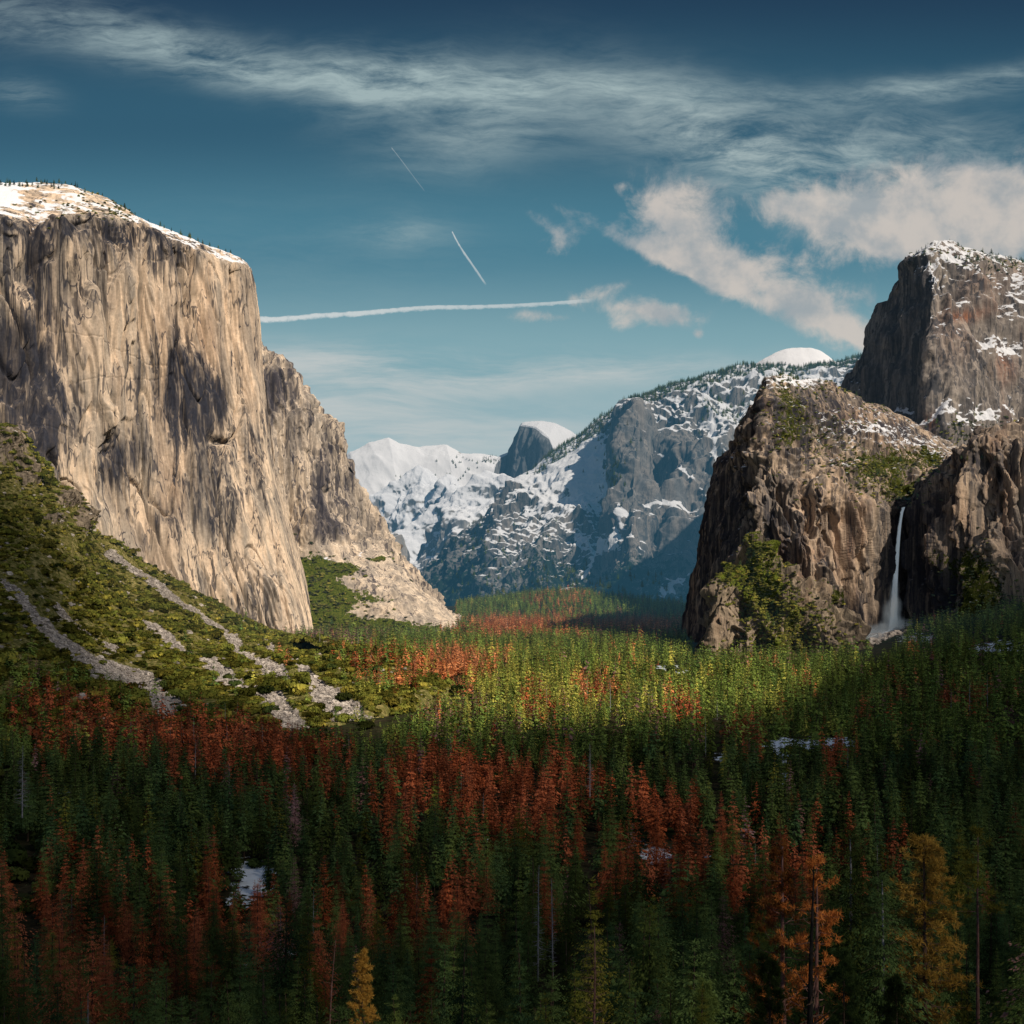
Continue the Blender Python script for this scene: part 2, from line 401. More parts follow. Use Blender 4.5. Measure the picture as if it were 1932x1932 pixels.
# ---- the great wall on the left
def great_wall():
    Z = lambda u, v, Y: (u, v, Y)
    # rows: base, flare, lower, mid, upper, rim, snow mid, crest, behind
    cols = [
        [(-420, 980, 2500), (-420, 860, 2560), (-420, 740, 2600), (-420, 620, 2640), (-420, 540, 2680), (-420, 460, 2740), (-420, 410, 2950), (-420, 380, 3250), (-420, 420, 4200)],
        [(-160, 960, 2800), (-160, 860, 2850), (-160, 740, 2880), (-160, 620, 2910), (-160, 530, 2930), (-160, 450, 2980), (-160, 395, 3200), (-160, 362, 3500), (-160, 400, 4400)],
        [(0, 960, 2950), (0, 860, 2990), (0, 740, 3010), (0, 620, 3030), (0, 520, 3050), (0, 425, 3080), (0, 380, 3300), (0, 347, 3600), (0, 400, 4500)],
        [(95, 1040, 3010), (90, 900, 3070), (85, 760, 3100), (80, 630, 3120), (75, 520, 3140), (70, 430, 3170), (70, 385, 3380), (70, 344, 3650), (70, 400, 4500)],
        [(180, 1100, 3070), (172, 940, 3150), (165, 780, 3190), (160, 640, 3210), (155, 520, 3230), (150, 415, 3260), (142, 378, 3430), (135, 349, 3660), (130, 400, 4500)],
        [(260, 1140, 3150), (250, 960, 3240), (240, 790, 3285), (232, 650, 3305), (226, 530, 3325), (220, 420, 3355), (212, 396, 3470), (205, 378, 3620), (200, 420, 4500)],
        [(350, 1180, 3250), (338, 985, 3340), (326, 800, 3390), (318, 660, 3415), (310, 550, 3435), (303, 450, 3465), (292, 434, 3540), (280, 420, 3650), (270, 460, 4500)],
        [(435, 1215, 3330), (420, 1010, 3430), (405, 820, 3490), (395, 680, 3520), (388, 580, 3545), (382, 480, 3575), (370, 466, 3640), (358, 450, 3720), (340, 500, 4500)],
        [(510, 1235, 3400), (488, 1030, 3500), (462, 840, 3570), (452, 700, 3610), (446, 600, 3635), (440, 500, 3665), (430, 488, 3720), (420, 474, 3790), (400, 520, 4500)],
        [(572, 1245, 3440), (538, 1045, 3560), (500, 860, 3640), (488, 710, 3680), (480, 610, 3700), (468, 508, 3720), (460, 496, 3780), (448, 486, 3850), (430, 530, 4500)],
        [(592, 1240, 3560), (553, 1050, 3670), (511, 862, 3730), (493, 712, 3770), (485, 610, 3790), (473, 515, 3810), (466, 502, 3870), (456, 494, 3950), (440, 540, 4600)],
        [(600, 1235, 3760), (560, 1050, 3850), (516, 870, 3900), (494, 720, 3930), (487, 620, 3950), (475, 530, 3970), (470, 510, 4020), (460, 500, 4080), (445, 550, 4700)],
        [(604, 1235, 4200), (560, 1060, 4250), (512, 880, 4280), (490, 730, 4300), (482, 630, 4320), (470, 540, 4340), (465, 515, 4380), (455, 505, 4420), (440, 560, 4900)],
    ]
    G = loft(cols, 900, 760, .55, .45, wt=[1, 1, 1, .9, .9, .6, .5, .4], ws=[.9, .8, 1, 1, 1, 1.1, 1.1, 1, .9, .35, .4, .4])
    u, v = uv(G)
    wall = sst(np.linspace(0, 1, 760), .80, .74)[None, :] * np.ones((900, 1))
    lean = np.array([1, .35, 1])
    def disp(G, N):
        Q = G.copy(); Q[..., 0] += .25 * Q[..., 2] * sst(v, 700, 1150)      # lower flutes sweep down to the right
        big = fbm(Q, (420, 420, 1300), 3)
        fl = ridged(Q, (150, 150, 1500), 3, .5, 3.1)
        fl2 = ridged(Q, (46, 46, 520), 3, .55, 7.7)
        bl = fbm(Q, (75, 75, 420), 3, .5, 1.3)
        cr = cracks(Q, (150, 150, 3800), .020, 2.2) * 20 + cracks(Q, (80, 80, 2300), .022, 9.2) * 12 + cracks(Q, (50, 50, 1100), .03, 19.2) * 7 * sst(fbm(Q, 200, 2), -.1, .2)
        led = cracks(Q, (500, 500, 190), .012, 4.4) * 3
        sp = 22 * stairs(4.5 * fbm(Q, (140, 140, 3000), 2, .5, 6.6), .08) + 11 * stairs(5 * fbm(Q, (55, 55, 1100), 2, .5, 16.6), .10)
        fine = fbm(Q, (16, 16, 60), 3, .6)
        am = .40 + .9 * sst(fbm(Q, (260, 260, 420), 3, .5, 31.), -.25, .3)
        dw = 55 * big + 8 * fl + am * (2.5 * fl2 + 5 * bl + .95 * sp - led) - 1.5 * cr + 2 * am * fine
        top = fbm(G, (120, 120, 60), 5, .6) * 16 + fbm(G, 20, 3) * 4
        edge = 1 - .8 * sst(np.linspace(0, 1, 900), .78, .9)[:, None]
        out = dw * wall * edge + top * (1 - wall) * .9
        # big recesses seen high on the left of the wall
        out -= blobs(u, v, [(62, 470, 9, 70, 60), (38, 520, 10, 30, 35), (205, 445, 16, 22, 30), (190, 560, 6, 60, 20)]) * wall
        out += blobs(u, v, [(120, 480, 40, 60, 25), (20, 610, 30, 60, 22)]) * wall
        return out
    st = blobs(u, v, [(20, 700, 85, 120, 1.25), (40, 800, 90, 60, 1.0), (60, 480, 14, 90, .9), (335, 700, 42, 80, 1.3), (360, 780, 60, 60, 1.0), (405, 740, 26, 60, .9),
                      (205, 445, 22, 30, .8), (250, 720, 10, 120, .7), (185, 620, 10, 150, .6), (385, 900, 40, 90, .7), (200, 880, 30, 60, 1.0), (235, 860, 40, 40, .8), (330, 950, 10, 160, .7), (470, 850, 40, 60, .45),
                      (350, 480, 60, 30, .5), (130, 500, 70, 70, .5), (300, 470, 60, 50, .45), (430, 1000, 40, 60, .55), (250, 1000, 16, 60, .4), (60, 860, 40, 60, .5)])
    st = 1.15 * st + .55 * fbm(G, (110, 110, 620), 4) + .75 * sst(v, 500 - .0 * u, 430) * sst(u, 420, 300) * wall + .5 * sst(u, 130, 20) * sst(v, 560, 640) * wall
    st = st - blobs(u, v, [(300, 1060, 260, 70, .5), (460, 560, 40, 160, .5), (120, 660, 22, 90, .5), (520, 1100, 80, 80, .3)])
    wm = blobs(u, v, [(330, 880, 26, 110, .55), (370, 640, 60, 90, .35), (110, 640, 50, 90, .3), (280, 640, 40, 120, .25), (300, 780, 20, 120, .35), (460, 620, 30, 160, .2)]) * (.6 + fbm(G, (60, 60, 300), 3))
    sn = (1 - wall) * (-.22 + .95 * sst(u, 60, 0) * sst(v, 400, 370) + 1.3 * fbm(G, (70, 70, 40), 4, .6, 3.3)) - wall * 1.6 + (1 - wall) * .25 * sst(u, 240, 320) + blobs(u, v, [(10, 504, 30, 4, 1.1), (85, 425, 30, 6, 1.0)]) * 1.2
    vg = -2 * wall + 0 * u + (1 - wall) * (fbm(G, 60, 3) * 1.0 + .1 - 1.5 * sst(G[..., 1], 3350, 3600))
    m = rock_mat('granite_wall', (.76, .59, .43), (.40, .335, .27), (.035, .038, .052), (.50, .30, .17), 1.0, (.62, .12), veg=14, bump=.28, warm_amt=.24, dark_amt=.85,
                 vegcols=((.06, .05, .03), (.10, .07, .04)))
    return finish('cliff_of_the_great_wall', G, m, disp, {'stain_shade': np.clip(st, 0, 2), 'warm': wm, 'snow': sn, 'veg': vg})
CLIFFS['wall'] = great_wall()

def east_wall():
    # rows: foot, ledge, lower, mid, upper, skyline, behind
    cols = [
        [(540, 1240, 4000), (545, 1085, 4120), (520, 950, 4180), (500, 850, 4200), (485, 760, 4220), (478, 662, 4260), (470, 700, 5200)],
        [(585, 1225, 3950), (565, 1070, 4120), (545, 950, 4200), (525, 850, 4220), (508, 765, 4240), (495, 672, 4290), (480, 720, 5200)],
        [(640, 1215, 3930), (600, 1062, 4150), (590, 950, 4260), (570, 860, 4290), (555, 790, 4310), (543, 722, 4360), (530, 780, 5200)],
        [(700, 1212, 3920), (645, 1055, 4200), (632, 965, 4340), (615, 895, 4380), (605, 840, 4410), (592, 780, 4460), (580, 840, 5300)],
        [(760, 1208, 3910), (690, 1048, 4280), (668, 990, 4420), (650, 930, 4460), (642, 880, 4490), (633, 842, 4530), (620, 900, 5300)],
        [(820, 1206, 3920), (735, 1060, 4330), (705, 1025, 4480), (690, 985, 4540), (680, 950, 4560), (672, 920, 4590), (660, 980, 5400)],
        [(862, 1205, 3960), (782, 1100, 4320), (745, 1060, 4520), (725, 1030, 4620), (712, 1000, 4660), (703, 985, 4690), (690, 1040, 5400)],
        [(880, 1206, 4080), (835, 1148, 4330), (800, 1115, 4520), (772, 1085, 4700), (752, 1062, 4760), (738, 1042, 4800), (730, 1100, 5400)],
        [(882, 1210, 4400), (868, 1185, 4500), (850, 1165, 4700), (830, 1150, 4850), (800, 1130, 4950), (770, 1110, 5000), (760, 1150, 5500)],
    ]
    G = loft(cols, 560, 560, .7, .6, wt=[1.2, .9, .8, .7, .7, .5])
    u, v = uv(G)
    t = np.linspace(0, 1, 560)[None, :] * np.ones((560, 1))
    up = sst(t, .28, .33)
    def disp(G, N):
        Q = G.copy()
        fl = ridged(Q, (120, 120, 1100), 3, .5, 8.8); fl2 = ridged(Q, (50, 50, 420), 3, .55, 1.8)
        big = fbm(Q, (320, 320, 900), 3, .5, 5); bl = fbm(Q, (60, 60, 130), 4, .55, 6)
        cr = cracks(Q, (160, 160, 1200), .03, 5.2) * 14 + cracks(Q, (70, 70, 560), .035, 6.2) * 7
        L = fbm(G, (110, 110, 110), 4, .5, 3) * 26 + ridged(G, (60, 60, 240), 3, .5) * 9 + fbm(G, 16, 3) * 5
        return (38 * big + 10 * fl + 8 * fl2 + 22 * bl - cr + 5 * fbm(Q, (18, 18, 50), 3) + 16 * stairs(5 * fbm(Q, (120, 120, 900), 2, .5, 2.6), .1) + 8 * stairs(5 * fbm(Q, (50, 50, 300), 2, .5, 9.6), .12)) * up + L * (1 - up)
    st = blobs(u, v, [(520, 760, 40, 60, .9), (505, 720, 30, 50, .8), (600, 980, 22, 60, 1.4), (640, 1000, 30, 30, 1.0), (608, 880, 14, 60, .9), (648, 900, 14, 60, .9), (560, 830, 20, 40, .6), (690, 1010, 30, 30, .4)])
    st = st + .4 * fbm(G, (80, 80, 400), 3)
    ap = 1 - up
    grn = blobs(u, v, [(590, 1110, 40, 70, 1.2), (625, 1150, 45, 45, 1.1), (575, 1170, 40, 60, 1.2), (650, 1075, 26, 12, 1.4), (700, 1130, 30, 14, .8), (760, 1185, 60, 14, 1.3), (690, 1190, 60, 20, 1.2), (712, 1058, 20, 6, 1.1), (740, 1045, 10, 5, 1.0), (640, 1120, 30, 20, .7), (600, 1070, 22, 14, .2)])
    vg = np.where(v > 1035, grn * 1.2 - .35, -1.5) + .3 * fbm(G, 60, 3)
    sn = -2.0 + blobs(u, v, [(617, 1056, 16, 5, 2.4), (679, 1050, 14, 8, 2.2), (643, 985, 10, 7, 1.8), (600, 1060, 10, 3, 2.0)])
    wm = blobs(u, v, [(560, 1000, 20, 80, .35)]) + 0 * u
    G[..., 2] += 0
    m = rock_mat('granite_east', (.76, .62, .475), (.42, .355, .29), (.055, .05, .065), (.46, .31, .16), 1.0, (.62, .12), veg=16, bump=.35, warm_amt=.25, dark_amt=.62, haze=(.05, HAZE),
                 vegcols=((.035, .055, .012), (.11, .12, .022)))
    return finish('cliff_of_the_east_buttress', G, m, disp, {'stain_shade': np.clip(st - .5 * ap, 0, 2), 'warm': wm, 'snow': sn, 'veg': vg})
CLIFFS['east'] = east_wall()

# ---- snowy mountains at the head of the valley
def far_mountain():
    # rows: foot, low, mid, high, crest, behind
    sky = [(560, 905), (653, 865), (701, 838), (733, 830), (752, 840), (791, 846), (817, 842), (842, 840), (869, 857), (905, 860), (936, 863), (1010, 870)]
    cols = []
    for i, (u, v) in enumerate(sky):
        cols.append([(u + 60, 1150, 12500), (u + 50, 1060, 13200), (u + 35, 990, 14000), (u + 18, (v + 990) / 2, 15000), (u, v, 16000), (u, v + 60, 19000)])
    G = loft(cols, 420, 320, .8, .3)
    u, v = uv(G)
    def disp(G, N):
        tilt = G.copy(); tilt[..., 0] += tilt[..., 2] * .8
        return (150 * ridged(tilt, (900, 2200, 2200), 3, .42, 2) - 90 + fbm(G, (1100, 1100, 900), 3, .45) * 230) * (.35 + .65 * sst(v, 845, 900)) + fbm(G, 200, 4, .55) * 26
    sn = .75 - .5 * sst(v, 960, 1100) + 0 * u - blobs(u, v, [(868, 858, 14, 8, .9), (790, 905, 30, 18, .7)])
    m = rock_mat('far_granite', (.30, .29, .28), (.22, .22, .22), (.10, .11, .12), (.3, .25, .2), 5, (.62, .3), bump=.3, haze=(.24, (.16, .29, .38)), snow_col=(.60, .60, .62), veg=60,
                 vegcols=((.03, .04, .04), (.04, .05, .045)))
    vg = blobs(u, v, [(900, 880, 60, 14, .5), (860, 905, 40, 8, .45)]) - .25
    return finish('mountain', G, m, disp, {'stain_shade': 0 * u, 'warm': 0 * u - .3, 'snow': sn, 'veg': vg})
CLIFFS['far'] = far_mountain()

def mid_domes():
    """row of rounded snow domes with steep shaded sides, in front of the far mountain"""
    out = []
    specs = [  # crest outline, foot v, distance, lean
        ([(640, 985), (700, 962), (740, 915), (775, 905), (800, 905), (822, 912), (832, 935), (850, 960), (880, 985)], 1120, 11800, 'a'),
        ([(790, 960), (822, 925), (832, 905), (850, 900), (870, 912), (885, 930), (905, 955), (930, 980)], 1120, 11000, 'b'),
        ([(700, 1080), (760, 1010), (800, 985), (850, 950), (890, 925), (925, 900), (945, 895), (970, 910), (1000, 930)], 1150, 10000, 'c'),
        ([(770, 1080), (800, 1045), (830, 1000), (845, 965), (868, 950), (900, 958), (935, 962), (975, 985), (1010, 1000)], 1160, 9000, 'd'),
        ([(640, 1030), (680, 1012), (715, 1003), (733, 1005), (748, 1018), (757, 1045), (763, 1090), (780, 1130)], 1160, 6800, 'e'),
    ]
    for k, (sk, fv, Y, nm) in enumerate(specs):
        cols = []
        for (u, v) in sk:
            cols.append([(u + 14, fv, Y - 900), (u + 10, v + (fv - v) * .6, Y - 640), (u + 6, v + (fv - v) * .3, Y - 420), (u + 2, v + 14, Y - 240), (u, v, Y), (u + 6, v + 30, Y + 1200)])
        G = loft(cols, 240, 220, .5, .3)
        u, v = uv(G); sc = Y / 10000
        def disp(G, N):
            return 170 * sc * ridged(G, (520 * sc, 520 * sc, 1500 * sc), 3, .5, k * 3.3) - 90 * sc + 130 * sc * fbm(G, 330 * sc, 5, .6, k)
        fade = sst(v, 1000, 1150)
        sn = [.62, .55, .6, .28, -.2][k] - .5 * fade + 0 * u
        cl = [.1, .1, .13, .11, .08][k]
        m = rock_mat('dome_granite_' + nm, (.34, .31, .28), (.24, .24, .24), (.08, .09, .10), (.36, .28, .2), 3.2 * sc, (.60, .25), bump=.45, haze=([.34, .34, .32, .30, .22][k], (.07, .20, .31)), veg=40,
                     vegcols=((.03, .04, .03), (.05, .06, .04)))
        vg = .05 + fbm(G, 400 * sc, 3) * .5 - (.3 if k < 3 else .05) + .2 * fade
        out.append(finish('mountain', G, m, disp, {'stain_shade': .3 + 0 * u, 'warm': 0 * u, 'snow': sn, 'veg': vg}))
    return out
CLIFFS['domes'] = mid_domes()

def half_dome():
    # face turned to the left (rows foot..rim), rounded snowy back
    #        foot            mid              rim            crest           back
    cols = [
        [(895, 1060, 12600), (905, 1020, 12700), (918, 960, 12800), (926, 905, 12900), (930, 896, 13000), (940, 920, 14500)],
        [(915, 1060, 12900), (922, 1000, 13000), (932, 930, 13100), (938, 866, 13200), (941, 861, 13300), (950, 900, 14500)],
        [(935, 1060, 13000), (945, 1000, 13100), (955, 900, 13200), (962, 853, 13250), (966, 850, 13350), (975, 900, 14500)],
        [(950, 1060, 12900), (958, 980, 12980), (968, 880, 13050), (977, 812, 13100), (981, 803, 13150), (1000, 860, 14500)],
        [(965, 1060, 12800), (970, 980, 12880), (977, 880, 12950), (984, 801, 13000), (988, 797, 13100), (1010, 850, 14500)],
        [(1000, 1060, 12600), (1000, 980, 12680), (1005, 880, 12750), (1012, 806, 12800), (1022, 794, 13100), (1030, 850, 14500)],
        [(1030, 1060, 12420), (1030, 980, 12500), (1032, 890, 12560), (1036, 826, 12600), (1047, 798, 13050), (1050, 850, 14500)],
        [(1050, 1060, 12350), (1048, 980, 12430), (1047, 900, 12500), (1046, 850, 12540), (1064, 806, 13000), (1066, 860, 14500)],
        [(1070, 1060, 12500), (1068, 980, 12580), (1066, 910, 12640), (1064, 862, 12700), (1080, 815, 13050), (1080, 870, 14500)],
        [(1110, 1060, 12900), (1108, 980, 12980), (1106, 920, 13040), (1100, 880, 13100), (1096, 828, 13250), (1100, 880, 14500)],
        [(1160, 1060, 13300), (1158, 980, 13380), (1150, 940, 13440), (1140, 900, 13500), (1130, 860, 13550), (1130, 900, 14500)],
    ]
    G = loft(cols, 340, 300, .75, .8)
    u, v = uv(G)
    t = np.linspace(0, 1, 300)[None, :] * np.ones((340, 1)); face = 1 - sst(t, .56, .62)
    def disp(G, N):
        return (55 * ridged(G, (260, 260, 1800), 3, .5, 4) + 50 * fbm(G, 260, 4, .6)) * face + 8 * fbm(G, 200, 4) * (1 - face)
    sn = np.where(face > .5, -.15, .9) - .3 * blobs(u, v, [(1000, 870, 45, 60, 1.5)]) + blobs(u, v, [(935, 900, 14, 40, .5), (965, 890, 6, 25, .5)])
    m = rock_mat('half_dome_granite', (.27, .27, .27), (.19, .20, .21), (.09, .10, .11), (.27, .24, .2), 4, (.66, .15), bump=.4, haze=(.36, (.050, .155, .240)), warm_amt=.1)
    return finish('mountain', G, m, disp, {'stain_shade': .25 + 0 * u, 'warm': 0 * u, 'snow': sn, 'veg': 0 * u})
CLIFFS['half'] = half_dome()

# ---- long snowy south wall of the valley
def south_wall():
    # rows: foot, low, cliff, mid, upper, skyline, behind ; pillar columns step forward
    def c(foot, low, cl, mid, up, sky, Y0, step=0):
        Ys = [Y0, Y0 + 260, Y0 + 480 - step, Y0 + 800 - step, Y0 + 1250 - step, Y0 + 1900, Y0 + 3200]
        pts = [foot, low, cl, mid, up, sky, (sky[0] + 10, sky[1] + 45)]
        return [(p[0], p[1], y) for p, y in zip(pts, Ys)]
    cols = [
        c((800, 1180), (790, 1140), (790, 1120), (795, 1110), (797, 1095), (799, 1082), 6600),
        c((820, 1180), (825, 1140), (838, 1100), (850, 1065), (856, 1040), (862, 1018), 6500),
        c((860, 1180), (868, 1135), (885, 1080), (900, 1030), (905, 1000), (912, 975), 6200),
        c((905, 1180), (915, 1130), (930, 1070), (940, 1010), (948, 965), (956, 925), 5750),
        c((950, 1178), (962, 1125), (975, 1060), (985, 1000), (990, 940), (995, 889), 5700),
        c((1000, 1175), (1010, 1125), (1022, 1060), (1030, 990), (1034, 925), (1038, 857), 5720),
        c((1060, 1172), (1068, 1120), (1078, 1060), (1085, 980), (1090, 900), (1094, 822), 5760),
        c((1105, 1170), (1112, 1120), (1122, 1050), (1128, 970), (1132, 880), (1135, 790), 5800),
        c((1125, 1170), (1132, 1115), (1140, 1040), (1150, 940), (1160, 860), (1166, 770), 5760, 0),
        c((1130, 1170), (1138, 1110), (1148, 1030), (1160, 920), (1172, 785), (1180, 763), 5450, 0),
        c((1180, 1172), (1182, 1110), (1190, 1020), (1195, 920), (1200, 775), (1206, 752), 5400, 60),
        c((1212, 1172), (1215, 1110), (1222, 1020), (1225, 920), (1228, 790), (1232, 741), 5420, -20),
        c((1230, 1172), (1232, 1110), (1236, 1020), (1238, 920), (1240, 800), (1244, 735), 5500, -120),
        c((1270, 1172), (1272, 1105), (1274, 1010), (1274, 900), (1272, 790), (1272, 725), 5480, 20),
        c((1310, 1172), (1312, 1100), (1318, 1000), (1318, 900), (1315, 780), (1314, 716), 5480, 60),
        c((1345, 1172), (1345, 1100), (1346, 1000), (1346, 880), (1345, 780), (1346, 709), 5500, 60),
        c((1400, 1172), (1400, 1090), (1400, 980), (1402, 860), (1404, 760), (1413, 688), 5600, 100),
        c((1500, 1172), (1500, 1080), (1500, 960), (1500, 840), (1500, 750), (1500, 697), 5800),
        c((1600, 1172), (1600, 1080), (1600, 960), (1600, 830), (1600, 730), (1600, 680), 5900),
        c((1760, 1172), (1760, 1080), (1760, 950), (1760, 820), (1760, 720), (1760, 640), 6000),
    ]
    G = loft(cols, 760, 520, .75, .75, wt=[.8, .8, 1, 1, .9, .35])
    u, v = uv(G)
    t = np.linspace(0, 1, 520)[None, :] * np.ones((760, 1))
    def disp(G, N):
        k = 1 - .75 * sst(t, .8, .93)
        smoothz = 1 - .75 * blobs(u, v, [(1090, 880, 60, 60, 1)])
        return k * smoothz * (120 * ridged(G, (360, 360, 1100), 4, .52, 1.2) - 70 + 55 * fbm(G, (190, 190, 300), 5, .6, 5) + 20 * ridged(G, (80, 80, 400), 3, .5) + 13 * stairs(5 * fbm(G, (150, 150, 700), 2, .5, 2.6), .12) + 5 * stairs(5 * fbm(G, (70, 70, 260), 2, .5, 7.6), .12) + 10 * fbm(G, 40, 3))
    N0 = face_cam(smooth_grid(G, 6))
    sn = -.12 + .5 * fbm(G, (600, 600, 300), 3, .5, 9) - .55 * sst(v, 1010, 1140) + blobs(u, v, [(1080, 880, 80, 66, 1.0), (1010, 960, 60, 50, .35), (1300, 740, 80, 40, .25), (1250, 960, 50, 10, .5), (1260, 1115, 30, 12, .9), (1100, 1010, 30, 50, .35), (1375, 800, 50, 60, .3), (1500, 710, 120, 20, .5), (1060, 1130, 30, 14, .5)]) \
        - blobs(u, v, [(1195, 860, 30, 100, .55), (1290, 1000, 60, 70, .3), (1285, 850, 40, 70, .25)])
    # diagonal snow gullies
    for pts, wd, am in (([(1172, 960), (1145, 1030), (1110, 1080), (1060, 1120)], 7, .9), ([(1250, 860), (1290, 900), (1330, 930)], 5, .8), ([(1330, 740), (1345, 820), (1352, 900)], 6, .8), ([(1300, 1090), (1265, 1110), (1235, 1150)], 7, 1.0), ([(1220, 955), (1260, 952), (1300, 948)], 4, .8)):
        d, _ = seg_dist(u, v, pts); sn = sn + am * np.exp(-(d / wd) ** 2)
    vg = -.02 + .5 * fbm(G, 300, 3, .5, 4) + .55 * sst(v, 980, 1110) - .3 * blobs(u, v, [(1195, 860, 40, 110, 1), (1290, 900, 60, 100, 1), (1290, 1000, 90, 60, 1)])
    vg = vg + .9 * sst(t, .84, .9) * sst(u, 1000, 1080) * .4
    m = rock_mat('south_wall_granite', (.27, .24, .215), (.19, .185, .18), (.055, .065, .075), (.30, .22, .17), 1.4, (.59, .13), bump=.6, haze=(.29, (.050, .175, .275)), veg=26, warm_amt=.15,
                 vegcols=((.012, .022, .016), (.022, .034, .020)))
    return finish('mountain', G, m, disp, {'stain_shade': .35 + 0 * u + .4 * fbm(G, 200, 3), 'warm': 0 * u, 'snow': sn, 'veg': vg})
CLIFFS['south'] = south_wall()

def snow_dome():
    sky = [(1380, 720), (1420, 692), (1440, 678), (1460, 668), (1482, 660), (1511, 656.5), (1540, 661), (1560, 671), (1578, 685), (1620, 710)]
    cols = [[(u, 760, 7700), (u, (v + 760) / 2, 7850), (u, v + 6, 8100), (u, v, 8250), (u, v + 30, 9000)] for u, v in sky]
    G = loft(cols, 160, 100, .2, .3)
    u, v = uv(G)
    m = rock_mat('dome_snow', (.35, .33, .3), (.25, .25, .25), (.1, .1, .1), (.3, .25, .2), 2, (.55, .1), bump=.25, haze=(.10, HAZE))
    return finish('mountain', G, m, lambda G, N: fbm(G, 150, 4) * 14, {'stain_shade': 0 * u, 'warm': 0 * u, 'snow': .9 + 0 * u - blobs(u, v, [(1462, 672, 8, 5, .6)]), 'veg': 0 * u - 1})
CLIFFS['dome'] = snow_dome()

# ---- tall rock tower at the right
def tower():
    # rows: foot, low, mid, high, shoulder, top rim, summit, back
    cols = [
        [(1560, 850, 4900), (1570, 800, 4900), (1600, 715, 4900), (1630, 690, 4920), (1638, 675, 4940), (1642, 668, 4950), (1646, 664, 4980), (1660, 700, 6000)],
        [(1590, 860, 4500), (1600, 800, 4520), (1612, 735, 4550), (1645, 660, 4600), (1662, 603, 4620), (1672, 588, 4640), (1682, 577, 4700), (1720, 640, 6000)],
        [(1640, 870, 4250), (1650, 800, 4280), (1665, 700, 4320), (1680, 620, 4350), (1692, 560, 4370), (1696, 520, 4390), (1703, 497, 4440), (1760, 580, 6000)],
        [(1690, 880, 4050), (1698, 800, 4080), (1708, 700, 4120), (1716, 620, 4150), (1724, 560, 4190), (1722, 510, 4240), (1718, 480, 4330), (1780, 560, 6000)],
        [(1735, 890, 3850), (1740, 810, 3880), (1746, 710, 3920), (1752, 620, 3960), (1755, 560, 4020), (1752, 500, 4140), (1745, 467, 4300), (1800, 560, 6000)],
        [(1790, 900, 3820), (1792, 820, 3850), (1795, 720, 3900), (1795, 630, 3950), (1792, 560, 4010), (1785, 500, 4130), (1772, 457, 4300), (1830, 560, 6000)],
        [(1850, 900, 3900), (1852, 820, 3930), (1852, 720, 3980), (1850, 640, 4020), (1845, 560, 4080), (1838, 505, 4180), (1820, 467, 4330), (1870, 560, 6000)],
        [(1910, 900, 4000), (1912, 820, 4030), (1912, 720, 4080), (1908, 640, 4120), (1900, 570, 4190), (1888, 510, 4290), (1860, 480, 4400), (1900, 560, 6000)],
        [(1980, 900, 4150), (1982, 820, 4180), (1982, 720, 4230), (1978, 640, 4280), (1970, 580, 4350), (1955, 530, 4450), (1915, 494, 4560), (1950, 560, 6000)],
        [(2100, 900, 4300), (2102, 820, 4330), (2102, 720, 4380), (2098, 650, 4430), (2090, 600, 4500), (2060, 550, 4600), (2000, 512, 4750), (2050, 570, 6000)],
    ]
    G = loft(cols, 480, 520, .6, .5, wt=[1, 1, 1, 1, .9, .8, .4])
    u, v = uv(G)
    t = np.linspace(0, 1, 520)[None, :] * np.ones((480, 1)); k = 1 - .7 * sst(t, .78, .86)
    def disp(G, N):
        Q = G.copy(); Q[..., 0] += Q[..., 2] * -.15
        return k * (70 * ridged(Q, (230, 230, 900), 3, .5, 12) - 50 + 26 * ridged(Q, (70, 70, 420), 3, .55) + 46 * fbm(Q, (130, 130, 160), 5, .6, 3) - cracks(Q, (140, 140, 900), .03) * 14) + (1 - k) * 20 * fbm(G, 60, 4)
    right = sst(u, 1720, 1790)
    sn = -.32 + blobs(u, v, [(1740, 500, 40, 40, .40), (1790, 485, 60, 26, .55), (1870, 500, 60, 40, .3), (1920, 560, 30, 60, .35), (1890, 650, 45, 24, .8), (1900, 640, 30, 10, .3), (1760, 560, 26, 60, .22), (1820, 560, 40, 16, .35), (1815, 780, 90, 26, .75), (1900, 800, 60, 30, .35), (1695, 770, 16, 12, .5), (1620, 750, 20, 30, .1)]) \
        - blobs(u, v, [(1840, 540, 40, 16, .35), (1700, 650, 40, 80, .35), (1810, 700, 50, 50, .2)])
    st = .85 - .50 * right + .35 * fbm(G, 140, 3)  # left face painted darker, its shade put into the colour
    wm = blobs(u, v, [(1830, 590, 30, 12, .8), (1880, 570, 20, 14, .5), (1900, 690, 20, 30, .6), (1865, 530, 40, 26, .35), (1755, 800, 10, 14, .9), (1800, 640, 40, 60, .2)])
    vg = -.30 + blobs(u, v, [(1830, 800, 90, 16, .6), (1860, 830, 70, 16, .9), (1880, 640, 20, 20, .25), (1800, 480, 60, 12, .25)]) + .3 * fbm(G, 80, 3)
    m = rock_mat('tower_granite', (.38, .325, .275), (.225, .195, .175), (.065, .066, .075), (.34, .13, .06), 1.2, (.60, .09), bump=.6, haze=(.05, (.05, .12, .17)), veg=18, grain=24, gamp=1.9, warm_amt=.22,
                 vegcols=((.015, .022, .010), (.035, .040, .015)))
    return finish('mountain', G, m, disp, {'stain_shade': np.clip(st, 0, 2), 'warm': wm, 'snow': sn, 'veg': vg})
CLIFFS['tower'] = tower()

